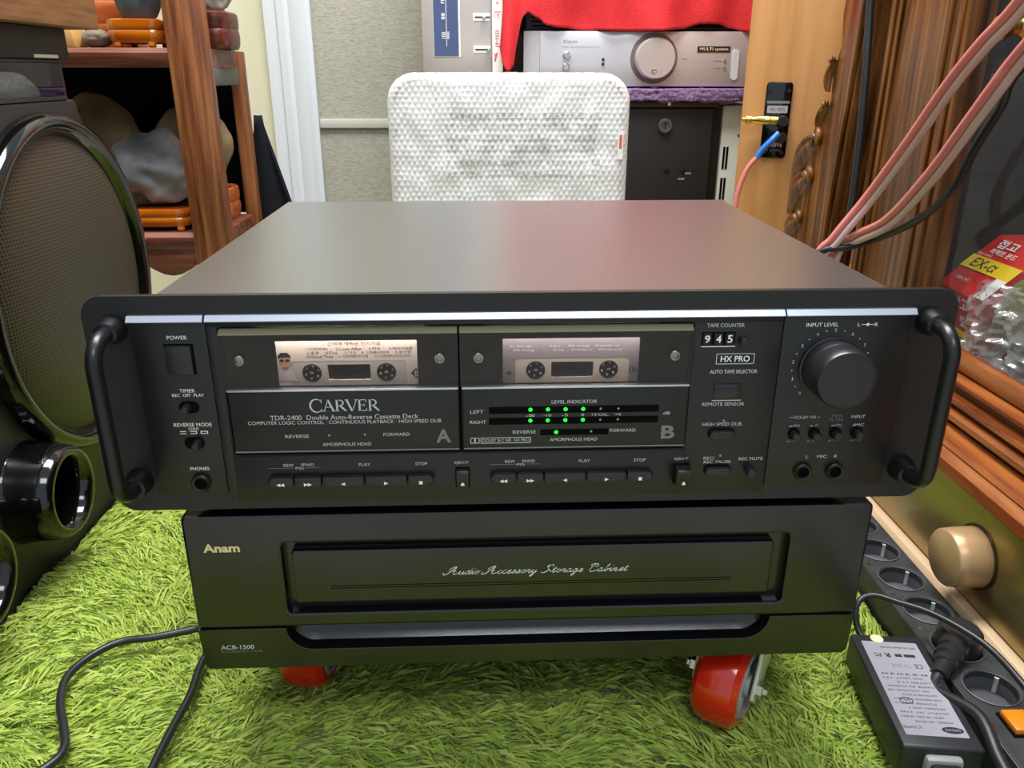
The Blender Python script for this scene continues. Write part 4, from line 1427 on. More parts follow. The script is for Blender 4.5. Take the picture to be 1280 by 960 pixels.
rock('viewing_stone', (-0.396, 0.822, 0.575), (0.034, 0.034, 0.045), 'stone_white', 'mottled white stone on the upper tier right of the front post', 0.18, 1.6, 21, 0.5375)
b = MB()
b.prism([(-0.600, 0.4902), (-0.5475, 0.4902), (-0.5520, 0.5130), (-0.600, 0.5135)], 'y', 0.735, 0.775, mat('tan_block', (196, 150, 86), 0.5, bump=0.1, bscale=60), 0.002)
tag(b.build('wooden_block', loc=(-0.57, 0.755, 0.4902)), 'small pale tan wooden block on the upper tier beside the oak cabinet', 'block')
b = MB()
b.blob((-0.5290, 0.757, 0.5015), (0.0185, 0.020, 0.0120), mat('taupe_stone', (118, 104, 92), 0.7, bump=0.3, bscale=80), 0.10, 1.4, 9, 0.4904, sub=4)
tag(b.build('flat_stone', loc=(-0.529, 0.757, 0.4904)), 'flat taupe stone between the tan block and the amber base', 'stone')
# folded black cloth leaning at the wall beside the stand
b = MB()


def drape(u, v):
    z = 0.395 * (1 - v)
    x0 = -0.425 + 0.040 * (z / 0.395) ** 3
    wav = 0.008 * math.sin(u * 9 + v * 2) * (0.3 + v)
    x1 = -0.378 + (0.395 - z) * 0.27
    return (x0 + (x1 - x0) * u, 0.965 + wav + 0.01 * v, z)


b.grid(drape, 24, 24, mat('navy_black_cloth', (22, 23, 30), 0.9, spec=0.2))
o = b.build('black_cloth', loc=(-0.39, 0.97, 0.0))
sm = o.modifiers.new('thick', 'SOLIDIFY')
sm.thickness = 0.006
tag(o, 'dark folded cloth hanging down beside the wooden stand, in front of the yellowed wall', 'cloth')

# ================================================================== things at the back
# black steel cabinet with a lock
sf = thing('lock_cabinet', (0.14, 1.19, 0.0), 'black steel cabinet with round lock, behind the bubble-wrapped parcel', 'cabinet')
b = MB()
b.box(-0.140, 0.4180, 1.105, 1.285, 0.0, 0.4120, 'black_plastic', 0.002)
b.build('body', sf)
b = MB()
b.box(-0.135, 0.4000, 1.098, 1.1045, 0.01, 0.3990, 'black_matte', 0.0015)
dd = b.build('door', sf)
b = MB()
b.box(-0.140, 0.4080, 1.094, 1.1045, 0.4020, 0.4118, 'charcoal', 0.001)
b.build('top_rail', sf)
b = MB()
b.lathe([(0.0130, 0), (0.0130, 0.004), (0.0115, 0.006), (0.0075, 0.006), (0.0070, 0.004), (0, 0.004)], (0.313, 1.098, 0.370), (0, -1, 0), mat('lock_grey', (84, 86, 90), 0.4, 0.4), 28)
b.box(0.3122, 0.3138, 1.0930, 1.0942, 0.3655, 0.3745, 'pitch')
b.build('lock', dd)
for x, z in ((0.322, 0.292), (0.352, 0.292)):
    b = MB()
    b.lathe([(0.0050, 0), (0.0045, 0.002), (0, 0.003)], (x, 1.098, z), (0, -1, 0), 'black_plastic', 16)
    b.build('rivet', dd)
b = MB()
b.lathe([(0.0035, 0), (0.0030, 0.0015), (0, 0.002)], (0.318, 1.094, 0.4070), (0, -1, 0), 'chrome', 14)
b.build('screw', sf)
b = MB()
for s2, q in ((0.344, 0.274), (0.356, 0.284)):
    b.box(s2, s2 + 0.012, 1.0972, 1.0979, q, q + 0.0035, 'ink_dim', mtx=None)
b.build('scratch_marks', dd)
# white case with vents
pc = thing('vented_case', (0.47, 1.2, 0.0), 'off-white metal case with dark vent slots beside the black lock cabinet', 'computer case')
b = MB()
b.box(0.4210, 0.560, 1.110, 1.285, 0.0, 0.4050, 'case_white', 0.003)
b.build('shell', pc)
for z0 in (0.318, 0.262, 0.206):
    for x in (0.4275, 0.4335):
        b = MB()
        b.box(x, x + 0.0040, 1.1092, 1.112, z0 - 0.026, z0 + 0.014, 'pitch')
        b.build('vent_slot', pc)
b = MB()
b.lathe([(0.003, 0), (0, 0.002)], (0.4550, 1.110, 0.352), (0, -1, 0), 'charcoal', 12)
b.build('screw', pc)
# purple towel between the cabinet and the amplifier
b = MB()


def towel(u, v):
    x = -0.150 + 0.640 * u
    n = 0.0022 * noise.noise(Vector((x * 60, v * 9, 1)))
    if v < 0.35:
        z = 0.4135 + (0.4340 - 0.4135) * (v / 0.35)
        y = 1.083
    else:
        z = 0.4340
        y = 1.083 + (1.285 - 1.083) * (v - 0.35) / 0.65
    return (x, y + n, z + (n * 0.5 if v < 0.35 else 0) + (0.004 * noise.noise(Vector((x * 30, 0, 5))) if v < 0.05 else 0))


b.grid(towel, 160, 24, 'purple')
o = b.build('purple_towel', loc=(0.17, 1.19, 0.412), smooth=180)
sm = o.modifiers.new('thick', 'SOLIDIFY')
sm.thickness = 0.020
sm.offset = -1
tag(o, 'folded purple towel lying under the silver amplifier', 'towel')
# silver amplifier
am = thing('silver_amplifier', (0.29, 1.2, 0.4345), 'silver amplifier with a big round knob on a purple towel under red cloth', 'amplifier')
b = MB()
b.box(0.070, 0.500, 1.1115, 1.285, 0.4365, 0.5260, 'alu', 0.001)
b.build('chassis', am)
b = MB()
b.box(0.0840, 0.5120, 1.100, 1.111, 0.4370, 0.5275, 'alu', 0.001)
b.prism([(0.056, 1.111), (0.056, 1.107), (0.0838, 1.100), (0.0838, 1.111)], 'z', 0.4370, 0.5275, 'alu')
b.build('faceplate', am)
b = MB()
b.lathe([(0.042, 0), (0.041, 0.0015), (0.036, 0.002)], (0.286, 1.100, 0.4835), (0, -1, 0), mat('knob_recess', (120, 104, 104), 0.4, 0.4), 48)
b.lathe([(0.0355, 0), (0.0345, 0.018), (0.0325, 0.021), (0, 0.021)], (0.286, 1.100, 0.4835), (0, -1, 0), 'alu_knob', 48)
k2 = b.build('volume_knob', am)
b = MB()
b.lathe([(0.0050, 0.0212), (0.0042, 0.0216), (0, 0.0206)], (0.283, 1.100, 0.4620), (0, -1, 0), 'chrome', 20)
b.build('finger_dimple', k2)
b = MB()
b.box(0.3625, 0.4210, 1.0993, 1.100, 0.4935, 0.5035, 'black_matte')
fit(b, 'MULTI system', 0.3918, 0.4985, 0.0500, 0.0062, 'gold_ink', 1.0990, bold=0.01)
b.build('badge', am, smooth=0)
b = MB()
b.prism(rr(0.4255, 0.4480, 0.4375, 0.4990, 0.0055, 6), 'y', 1.0975, 1.1000, 'white_paint')
for i in range(6):
    b.lathe([(0.0012, 0), (0, 0.0004)], (0.4315, 1.0975, 0.4560 + i * 0.007), (0, -1, 0), 'ink_grey', 8)
b.build('display_window', am)
for x, z, r in ((0.131, 0.488, 0.0070), (0.1300, 0.4690, 0.0065)):
    b = MB()
    b.lathe([(r, 0), (r * 0.95, 0.006), (r * 0.7, 0.0075), (0, 0.0075)], (x, 1.100, z), (0, -1, 0), 'chrome', 24)
    b.build('input_knob', am)
for x, z in ((0.196, 0.4815), (0.196, 0.4740), (0.4130, 0.4800), (0.4130, 0.4680)):
    b = MB()
    b.lathe([(0.0028, 0), (0.0025, 0.002), (0, 0.002)], (x, 1.100, z), (0, -1, 0), 'chrome' if x > 0.3 else 'charcoal', 14)
    b.build('indicator', am)
b = MB()
fit(b, 'Cayin', 0.137, 0.5105, 0.0240, 0.0062, 'ink_dim', 1.0995, shear=0.3)
fit(b, 'HYBRID TUBE INTEGRATED AMPLIFIER  A-50T', 0.156, 0.5020, 0.0660, 0.0018, 'ink_dim', 1.0995)
for z in (0.480, 0.468):
    b.box(0.3930, 0.4080, 1.0994, 1.1, z - 0.0003, z + 0.0003, 'ink_dim')
b.box(0.337, 0.345, 1.0994, 1.1, 0.4832, 0.4838, 'ink_dim')
b.build('lettering', am, smooth=0)
# black box above the amplifier, carrying the red cloth
b = MB()
b.box(0.060, 0.505, 1.118, 1.285, 0.5285, 0.6900, 'black_matte', 0.002)
for i in range(12):
    b.box(0.07, 0.50, 1.1172, 1.118, 0.535 + i * 0.007, 0.538 + i * 0.007, 'pitch')
tag(b.build('black_amplifier', loc=(0.28, 1.2, 0.5285)), 'black component standing on the silver amplifier, hidden under the red cloth', 'amplifier')
HEM = [(0.012, 0.500), (0.018, 0.468), (0.027, 0.459), (0.036, 0.470), (0.044, 0.515), (0.052, 0.548), (0.062, 0.556), (0.078, 0.548), (0.095, 0.536), (0.117, 0.5325), (0.17, 0.529), (0.228, 0.5275), (0.29, 0.5275), (0.33, 0.531), (0.365, 0.5395), (0.395, 0.5395), (0.42, 0.533), (0.444, 0.527), (0.50, 0.522)]


def hem(x):
    for (a, za), (c, zc) in zip(HEM, HEM[1:]):
        if a <= x <= c:
            t = (x - a) / (c - a)
            t = t * t * (3 - 2 * t)
            return za + (zc - za) * t
    return HEM[-1][1]


def redcloth(u, v):
    x = 0.012 + 0.488 * u
    hz = hem(x)
    if v < 0.25:
        return (x, 1.26 - 0.16 * v / 0.25, 0.6970)
    t = (v - 0.25) / 0.75
    z = 0.6970 + (hz - 0.6970) * t
    y = 1.090 - 0.012 * math.sin(x * 26 + 0.6) * t - 0.006 * math.sin(x * 70) * t
    if x < 0.06:
        y -= 0.02 * t * (1 - (x - 0.012) / 0.048) * math.sin(math.pi * (x - 0.012) / 0.03)
        x += 0.012 * math.sin(t * 3.0) * (1 - (x - 0.012) / 0.048) * 0.6
    y += 0.004 * noise.noise(Vector((x * 22, z * 16, 2)))
    return (x, y, z)


b = MB()
b.grid(redcloth, 120, 50, 'cloth')
o = b.build('red_cloth', loc=(0.25, 1.15, 0.697), smooth=180)
sm = o.modifiers.new('thick', 'SOLIDIFY')
sm.thickness = 0.0016
tag(o, 'bright red cloth draped over the component above the silver amplifier', 'cloth')
# champagne tuner standing on its end
tu = thing('upended_tuner', (-0.055, 1.2, 0.4345), 'champagne silver tuner stood on end with a blue dial, behind the parcel', 'tuner')
b = MB()
b.box(-0.1180, 0.0100, 1.106, 1.285, 0.4350, 0.860, 'tuner', 0.002)
b.build('body', tu)
b = MB()
b.box(-0.1205, 0.0125, 1.0995, 1.1058, 0.4352, 0.860, 'tuner', 0.0015)
fp = b.build('faceplate', tu)
b = MB()
b.box(-0.1015, -0.0550, 1.0985, 1.0994, 0.4850, 0.810, 'rail', 0.0004)
b.box(-0.1000, -0.0580, 1.0980, 1.0990, 0.4870, 0.808, 'blue_glass')
b.box(-0.0565, -0.0545, 1.0972, 1.0994, 0.4850, 0.810, 'paper')
b.box(-0.0788, -0.0776, 1.0974, 1.0979, 0.5020, 0.790, 'ink_grey')
for z, s2 in ((0.520, '100'), (0.550, '88'), (0.575, 'FM')):
    fit(b, s2, 0, 0, 0.010, 0.006, 'ink', ux=(0, 0, 1), uy=(-1, 0, 0), loc=(-0.0835, 1.0973, z))
for i in range(5):
    b.box(-0.0800 + i * 0.0014, -0.0794 + i * 0.0014, 1.0974, 1.0979, 0.514, 0.526, 'ink')
b.build('dial', fp, smooth=0)
for z in (0.549, 0.4975):
    b = MB()
    b.box(-0.0320, -0.0030, 1.0985, 1.0996, z - 0.006, z + 0.006, 'paper', 0.0005)
    b.box(-0.0290, -0.0030, 1.0978, 1.0990, z - 0.0012, z + 0.0012, 'charcoal')
    b.lathe([(0.0030, 0), (0.0026, 0.012), (0, 0.013)], (-0.0130 if z > 0.52 else -0.006, 1.0985, z), (0, -1, 0), 'white_paint' if z > 0.52 else 'chrome', 14)
    b.build('slide_switch', tu)
b = MB()
b.box(0.0008, 0.0188, 1.0925, 1.0930, 0.4470, 0.640, 'paper')
pp = b.build('paper_strip', loc=(0.01, 1.0927, 0.447))
b = MB()
fit(b, 'JMIR', 0, 0, 0.030, 0.008, 'red_ink', ux=(0, 0, 1), uy=(-1, 0, 0), loc=(0.0100, 1.0922, 0.515))
fit(b, '국 + ', 0, 0, 0.030, 0.010, 'red_ink', ux=(0, 0, 1), uy=(-1, 0, 0), loc=(0.0100, 1.0922, 0.560))
stroke(b, (0.0050, 0.478), (0.0085, 0.492), 0.003, 'red_ink', 1.0922)
stroke(b, (0.0040, 0.492), (0.0060, 0.486), 0.0015, 'red_ink', 1.0922)
b.build('red_writing', pp, smooth=0)
tag(pp, 'narrow white paper strip with red handwriting along the upended tuner', 'paper')

# ================================================================== bubble-wrapped parcel
pa = thing('wrapped_parcel', (0.02, 0.92, 0.0), 'bubble-wrapped white parcel standing upright behind the cassette deck', 'parcel')
X0, X1, Z1, Y0, Y1 = -0.1620, 0.2050, 0.4600, 0.852, 0.985
b = MB()
b.prism(rr(X0 + 0.012, 0.004, X1 - 0.012, Z1 - 0.012, 0.035, 8), 'y', Y0 + 0.012, Y1 - 0.012, 'wrapwhite', 0.004)
ib = b.build('inner_box', pa)
b = MB()
for r_, z in enumerate((0.398, 0.384, 0.366, 0.350, 0.330, 0.312)):
    x = -0.075
    for i in range(30):
        w = 0.004 + 0.003 * ((i * 7 + r_ * 3) % 4) / 3
        if (i * 5 + r_) % 9 == 0:
            x += 0.008
        b.box(x, x + w, Y0 + 0.0112, Y0 + 0.0119, z - 0.0045, z + 0.0045 - 0.003 * ((i + r_) % 2), 'ink_black')
        x += w + 0.0014
b.build('printed_label', ib, smooth=0)


def bub(px_, pz_):
    """height of the bubble pattern at a point of the film"""
    s = 0.0088
    row = round(pz_ / (s * 0.866))
    ox = (row % 2) * s / 2
    cxr = round((px_ - ox) / s) * s + ox
    d = math.hypot(px_ - cxr, pz_ - row * s * 0.866)
    r = 0.0038
    return 0.0017 * math.sqrt(max(0.0, 1 - (d / r) ** 2)) if d < r else 0.0


OUT = rr(X0, 0.004, X1, Z1, 0.042, 10)


def film(front):
    cx, cz = (X0 + X1) / 2, 0.232
    hw, hh, rad = (X1 - X0) / 2, 0.228, 0.042
    bmx = bmesh.new()
    nx, nz = 230, 170
    V = []
    for i in range(nx + 1):
        col = []
        for j in range(nz + 1):
            x = -hw + 2 * hw * i / nx
            z = (0.02 - cz) + (hh + cz - 0.02) * j / nz
            # pull the square grid into the rounded outline
            qx, qz = abs(x) - (hw - rad), z - (hh - rad)
            if qx > 0 and qz > 0:
                d = math.hypot(qx, qz)
                m_ = max(qx, qz)
                if d > 1e-9:
                    x = math.copysign(hw - rad + qx * m_ / d, x)
                    z = hh - rad + qz * m_ / d
            ex = min(hw - abs(x), hh - z)
            if qx > 0 and qz > 0:
                ex = rad - max(qx, qz)
            round_ = 0.012
            e = max(0.0, min(1.0, ex / round_))
            back = round_ * (1 - math.sqrt(max(0, 1 - (1 - e) ** 2)))
            wr = 0.0035 * noise.noise(Vector((x * 14, z * 14, 4))) + 0.0022 * noise.noise(Vector((x * 45, z * 30, 1)))
            y = Y0 + back * 1.0 - bub(x + cx + 0.0022 * noise.noise(Vector((x * 40, z * 40, 8))), z + cz + 0.0022 * noise.noise(Vector((x * 40, z * 40, 12)))) * (0.35 + 0.65 * e) + wr * e
            col.append(bmx.verts.new((x + cx, y, z + cz)))
        V.append(col)
    for i in range(nx):
        for j in range(nz):
            bmx.faces.new((V[i][j], V[i + 1][j], V[i + 1][j + 1], V[i][j + 1]))
    # wrapped sides
    rim = [V[0][j] for j in range(nz + 1)] + [V[i][nz] for i in range(1, nx + 1)] + [V[nx][j] for j in range(nz - 1, -1, -1)]
    prev = rim
    nd = 40
    for k in range(1, nd + 1):
        yy = Y0 + 0.012 + (Y1 - Y0 - 0.024) * k / nd
        cur = []
        for v in rim:
            cx2 = Vector((v.co.x - cx, 0, v.co.z - (Z1 - 0.12)))
            nrm = cx2.normalized()
            p = Vector((v.co.x, yy, v.co.z)) + nrm * (0.0016 * noise.noise(Vector((v.co.x * 160, yy * 220, v.co.z * 160))))
            cur.append(bmx.verts.new(p))
        for q in range(len(rim) - 1):
            bmx.faces.new((prev[q], prev[q + 1], cur[q + 1], cur[q]))
        prev = cur
    bmesh.ops.recalc_face_normals(bmx, faces=bmx.faces[:])
    return bmx


b = MB()
b.merge(film(True), 'bubble')
fm = b.build('bubble_film', pa, smooth=180)
b = MB()
b.box(X1 - 0.018, X1 - 0.010, Y0 - 0.0042, Y0 - 0.0036, 0.336, 0.378, 'paper')
b.box(X1 - 0.016, X1 - 0.012, Y0 - 0.0044, Y0 - 0.0040, 0.352, 0.372, 'red_ink')
b.build('sticker', fm, smooth=0)

# ================================================================== orange veneered speaker seen from behind
os_ = thing('wooden_speaker', (0.3585, 0.80, 0.0), 'orange veneered wooden speaker turned back to front, beside the carved cabinet', 'speaker')
b = MB()
b.box(0.3585, 0.620, 0.800, 1.060, 0.0, 1.0, 'wood_orange', 0.002)
b.build('enclosure', os_)
os_.rotation_euler.z = math.radians(-18)
b = MB()
b.prism(rr(0.3895, 0.3440, 0.4255, 0.4485, 0.005, 5), 'y', 0.7965, 0.8015, 'gloss_black', 0.0008)
pl = b.build('terminal_plate', os_)
b = MB()
b.prism(rr(0.3935, 0.4065, 0.4215, 0.4165, 0.001, 3), 'y', 0.7958, 0.7964, 'label')
fit(b, 'NO.  00171', 0.4075, 0.4115, 0.0200, 0.0040, 'ink_black', 0.7956)
b.box(0.3920, 0.4235, 0.7960, 0.7964, 0.4195, 0.4230, 'ink_dim')
fit(b, 'PASSIVE', 0.4075, 0.3630, 0.0240, 0.0060, 'ink', 0.7960)
fit(b, '8 OHM', 0.4075, 0.3550, 0.0200, 0.0030, 'ink_dim', 0.7960)
b.build('plate_label', pl, smooth=0)
for x, z in ((0.3945, 0.4360), (0.4205, 0.4360), (0.3950, 0.3510), (0.4205, 0.3510)):
    b = MB()
    b.lathe([(0.0032, 0), (0.0028, 0.0016), (0, 0.002)], (x, 0.7965, z), (0, -1, 0), 'black_plastic', 14)
    b.build('screw', pl)
for z, q in ((0.3960, 0.019), (0.3740, 0.018)):
    b = MB()
    b.lathe([(0.0078, 0), (0.0078, q - 0.003), (0.0065, q), (0, q)], (0.4160, 0.7965, z), (0, -1, 0), 'black_plastic', 20)
    b.build('binding_post', os_)
b = MB()
b.lathe([(0.0040, 0), (0.0060, 0.002), (0.0060, 0.012), (0.0050, 0.013), (0.0062, 0.014), (0.0062, 0.030), (0.0048, 0.032), (0.0048, 0.038), (0.0060, 0.039), (0.0060, 0.046), (0.0030, 0.047), (0.0030, 0.051), (0, 0.051)], (0.4110, 0.786, 0.3965), (-1, -0.10, 0.03), 'brass', 24)
o = tag(b.build('banana_plug', loc=(0.3585, 0.80, 0.0)), 'gold banana plug stuck in the terminal plate of the orange speaker', 'plug')
o.rotation_euler.z = math.radians(-18)
b = MB()
b.tube([(0.387, 0.765, 0.348), (0.3740, 0.764, 0.3300), (0.3650, 0.762, 0.3000), (0.3625, 0.760, 0.27), (0.3600, 0.755, 0.18), (0.3600, 0.75, 0.012)], 0.0038, 'pinkcable', 12, 6)
ck = b.build('speaker_lead', loc=(0.3585, 0.80, 0.0))
tag(ck, 'short pink lead with a blue sleeve hanging from the orange speaker terminals', 'cable')
b = MB()
b.tube([(0.4120, 0.7730, 0.3800), (0.4030, 0.768, 0.3700), (0.3910, 0.766, 0.3560), (0.3865, 0.765, 0.3470)], 0.0045, 'bluesleeve', 12, 6)
b.build('blue_sleeve', ck)
ck.rotation_euler.z = math.radians(-18)

# ================================================================== antique display cabinet along the right
dc = thing('antique_cabinet', (0.60, 0.25, 0.0), 'antique carved wooden cabinet with a dusty glass door along the right side', 'cabinet')
b = MB()
b.prism([(0.3230, 0.196), (0.4720, 0.196), (0.4720, 1.15), (0.3230, 1.15)], 'x', 0.400, 0.424, 'wood_antique', 0.0015)
for y, w in ((0.3300, 0.006), (0.3480, 0.004), (0.4420, 0.005), (0.4560, 0.006)):
    b.box(0.3965, 0.4002, y, y + w, 0.196, 1.15, 'wood_antique', 0.0015)
b.build('door_stile', dc)
b = MB()
b.prism([(0.5400, 0.205), (0.5250, 0.40), (0.5100, 0.56), (0.4700, 1.15), (0.5560, 1.15), (0.5740, 0.60), (0.5830, 0.525), (0.5760, 0.490), (0.5900, 0.460), (0.5850, 0.430), (0.6050, 0.405), (0.6100, 0.385), (0.6400, 0.360), (0.6600, 0.330), (0.6560, 0.312), (0.6650, 0.288), (0.6600, 0.270), (0.6680, 0.250), (0.680, 0.205)], 'x', 0.397, 0.430, 'wood_antique', 0.003)
b.prism([(0.5440, 0.205), (0.5290, 0.40), (0.5140, 0.56), (0.4740, 1.15), (0.4830, 1.15), (0.5230, 0.56), (0.5380, 0.40), (0.5530, 0.205)], 'x', 0.391, 0.397, 'wood_antique', 0.002)
ps = b.build('carved_post', dc)


def leaf(by, bz, ty, tz, wid):
    """an acanthus leaf in relief: a fan of ridges sweeping from its stem to a curled tip"""
    g = MB()
    B, T = Vector((by, bz)), Vector((ty, tz))
    ax2 = T - B
    sd = Vector((-ax2.y, ax2.x)).normalized()
    if sd.x > 0:
        sd = -sd

    def surf(u, v):
        w = wid * (0.35 + 0.65 * math.sin(math.pi * (0.12 + 0.80 * u)))
        c = B + ax2 * u - sd * 0.16 * ax2.length * math.sin(math.pi * u)
        q = v * 2 - 1
        p = c + sd * q * w * 0.5
        edge = math.sqrt(max(0.0, 1 - q * q))
        h = 0.0085 * edge * (0.45 + 0.55 * abs(math.cos(2.0 * math.pi * (v - 0.15 * u)))) * (0.4 + 0.6 * math.sin(math.pi * min(1, 0.1 + u)))
        return (0.3972 - h, p.x, p.y)
    g.grid(surf, 22, 26, 'wood_antique')
    # rolled tip
    for k, r in ((0, 0.36), (1, 0.22)):
        pts = []
        for i in range(12):
            a = i * 0.55
            rr_ = wid * r * (1 - i / 16)
            c = T - ax2.normalized() * wid * 0.12 * k
            pts.append((0.3935 - 0.003 * k, c.x + sd.x * 0 - rr_ * math.sin(a) * 0.7, c.y + rr_ * math.cos(a) * 0.7))
        g.tube(pts, wid * 0.13, 'wood_antique', 8, 2)
    return g.build('carved_leaf', ps, smooth=60)


leaf(0.668, 0.318, 0.602, 0.386, 0.036)
leaf(0.668, 0.284, 0.612, 0.339, 0.034)
leaf(0.668, 0.243, 0.630, 0.282, 0.030)
leaf(0.606, 0.395, 0.588, 0.426, 0.016)
leaf(0.592, 0.440, 0.584, 0.476, 0.014)
# stepped base moulding
prof = [(0.430, 0.139), (0.374, 0.139), (0.371, 0.142), (0.371, 0.1500), (0.3735, 0.1522), (0.3765, 0.1550), (0.3785, 0.1562), (0.3775, 0.1578), (0.3795, 0.1588), (0.3910, 0.1650), (0.3950, 0.1652),
        (0.3952, 0.1665), (0.4010, 0.1668), (0.4010, 0.1700), (0.3930, 0.1706), (0.3915, 0.1722), (0.3920, 0.1765), (0.3950, 0.1790), (0.4020, 0.1795), (0.4020, 0.1830), (0.3965, 0.1836), (0.3950, 0.1855), (0.3960, 0.1885), (0.4000, 0.1905),
        (0.4080, 0.1912), (0.4080, 0.1985), (0.4000, 0.1992), (0.3985, 0.2010), (0.3990, 0.2035), (0.4020, 0.2050), (0.4200, 0.2058), (0.75, 0.2058), (0.75, 0.139)]
b = MB()
b.prism(prof, 'x', -0.35, 0.69, 'wood_mould')
bm_ = b.bm
# the profile was drawn as (x, z); turn the extrusion so it runs along y
for v in bm_.verts:
    v.co = Vector((v.co.y, v.co.x, v.co.z))
bmesh.ops.reverse_faces(bm_, faces=bm_.faces[:])
b.box(0.3703, 0.3712, -0.35, 0.70, 0.1405, 0.1505, 'redpaint')
b.box(0.3982, 0.3990, -0.35, 0.70, 0.2008, 0.2036, 'redpaint')
b.build('base_moulding', dc, smooth=30)
b = MB()
b.box(0.409, 0.424, -0.34, 0.3228, 0.2060, 0.2230, 'wood_mould', 0.004)
b.build('bottom_rail', dc)
b = MB()
b.box(0.4150, 0.4165, -0.34, 0.3228, 0.2235, 1.15, 'pane')
b.build('glass_pane', dc)
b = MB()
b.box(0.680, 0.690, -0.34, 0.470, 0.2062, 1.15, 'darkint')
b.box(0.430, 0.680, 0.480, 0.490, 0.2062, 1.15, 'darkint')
b.box(0.445, 0.450, 0.4740, 0.545, 0.2062, 1.15, 'darkint')  # recess shade between post and board, put in as a dark sheet
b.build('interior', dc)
b = MB()
b.box(0.432, 0.436, 0.345, 0.372, 0.2062, 0.42, 'greystrip')
b.build('grey_batten', dc)
b = MB()
b.tube([(0.60, 0.10, 0.50), (0.62, 0.47, 0.235)], 0.016, 'wood_dark', 8)  # brown diagonal reflection in the glass, built as a bar
b.build('reflection_bar', dc)
for y in (-0.33, 0.66):
    b = MB()
    b.box(0.69, 0.745, y, y + 0.05, 0.0, 0.1392, 'wood_antique', 0.003)
    b.build('leg', dc)
b = MB()
b.lathe([(0.009, 0), (0.006, 0.004), (0.006, 0.010), (0.010, 0.014), (0.011, 0.019), (0.008, 0.023), (0, 0.024)], (0.4150, 0.268, 0.496), (-1, 0, 0), 'brass', 24)
b.build('door_knob', dc)


# cartons and bag behind the pane
def carton(name, y0, y1, label):
    t = thing(name, (0.49, (y0 + y1) / 2, 0.2062), label, 'box')
    c = MB()
    c.prism([(0.445, 0.2062), (0.445, 0.2600), (0.500, 0.3085), (0.530, 0.3085), (0.530, 0.2062)], 'y', y0, y1, 'redbox', 0.001)
    bd = c.build('carton', t)
    u = Vector((0, -1, 0))
    v = Vector((0.055, 0, 0.0485)).normalized()
    n = u.cross(v)
    O = Vector((0.445, y1, 0.2600)) + n * 0.0012
    Wd = y1 - y0
    c = MB()

    def quad(a0, a1, b0, b1, m, lift=0.0):
        q = O + n * lift
        c.face([q + u * a0 + v * b0, q + u * a1 + v * b0, q + u * a1 + v * b1, q + u * a0 + v * b1], m)
    quad(0.0, Wd, 0.0270, 0.0440, 'yellow')
    quad(Wd * 0.80, Wd, 0.001, 0.0270, 'paper')
    fit(c, 'EX-α', 0, 0, 0.038, 0.0110, 'ink_black', ux=u, uy=v, loc=O + u * 0.031 + v * 0.0355 + n * 0.0004)
    fit(c, '접고', 0, 0, 0.030, 0.0110, 'paper', ux=u, uy=v, loc=O + u * 0.030 + v * 0.0635 + n * 0.0003, bold=0.02)
    fit(c, '퍼펙트 본드', 0, 0, 0.040, 0.0070, 'paper', ux=u, uy=v, loc=O + u * 0.036 + v * 0.0530 + n * 0.0003, bold=0.01)
    fit(c, '벽돌지 접착제', 0, 0, 0.022, 0.0030, 'paper', ux=u, uy=v, loc=O + u * 0.015 + v * 0.0465 + n * 0.0003)
    fit(c, '다용도 본드', 0, 0, 0.022, 0.0040, 'paper', ux=u, uy=v, loc=O + u * 0.026 + v * 0.0140 + n * 0.0003)
    # end panel
    v2 = Vector((0, 0, 1))
    O2 = Vector((0.4436, y1, 0.2062))
    c.face([O2, O2 + u * Wd, O2 + u * Wd + v2 * 0.0, O2 + u * Wd + v2 * 0.020, O2 + v2 * 0.020], 'yellow')
    fit(c, 'EX-α', 0, 0, 0.050, 0.0120, 'ink_black', ux=u, uy=v2, loc=O2 + u * 0.045 + v2 * 0.0105 + Vector((-0.0003, 0, 0)))
    fit(c, '접착고', 0, 0, 0.044, 0.0120, 'paper', ux=u, uy=v2, loc=O2 + u * 0.040 + v2 * 0.0445 + Vector((-0.0003, 0, 0)), bold=0.02)
    fit(c, '퍼펙트 본드', 0, 0, 0.050, 0.0060, 'paper', ux=u, uy=v2, loc=O2 + u * 0.045 + v2 * 0.0310 + Vector((-0.0003, 0, 0)), bold=0.01)
    c.build('printing', bd, smooth=0)
    return t


carton('red_carton', 0.290, 0.369, 'red glue carton with a yellow band reading EX, behind the cabinet glass')
b = MB()
b.blob((0.468, 0.236, 0.2500), (0.030, 0.048, 0.044), 'olive', 0.12, 1.3, 2, 0.2064, sub=4)
tag(b.build('olive_pouch', loc=(0.468, 0.236, 0.2062)), 'olive green cloth pouch beside the red carton, under the clear bag', 'pouch')
b = MB()
b.blob((0.4400, 0.215, 0.2210), (0.011, 0.040, 0.0150), 'charcoal', 0.15, 1.6, 6, 0.2064, sub=4)
tag(b.build('dark_packet', loc=(0.440, 0.215, 0.2062)), 'small dark packet at the foot of the clear bag behind the cabinet glass', 'packet')
b = MB()


def bagf(u, v):
    a = math.pi * (u - 0.5) * 1.9
    y = 0.215 - 0.085 * math.sin(a / 1.9)
    z = 0.2072 + 0.082 * v * (1 - 0.25 * (2 * u - 1) ** 2)
    bulge = 0.015 * math.cos(a / 1.9) + 0.004
    p = Vector((y * 38, z * 46, 3))
    cr = abs(noise.noise(p)) * 0.020 + abs(noise.noise(p * 2.3)) * 0.010
    return (0.4340 - bulge + cr + 0.010 * v, y, z + 0.004 * noise.noise(Vector((y * 60, 0, 7))))


b.grid(bagf, 70, 50, 'bag')
o = b.build('plastic_bag', loc=(0.43, 0.215, 0.2062), smooth=20)
tag(o, 'crumpled clear plastic bag beside the red carton behind the cabinet glass', 'bag')

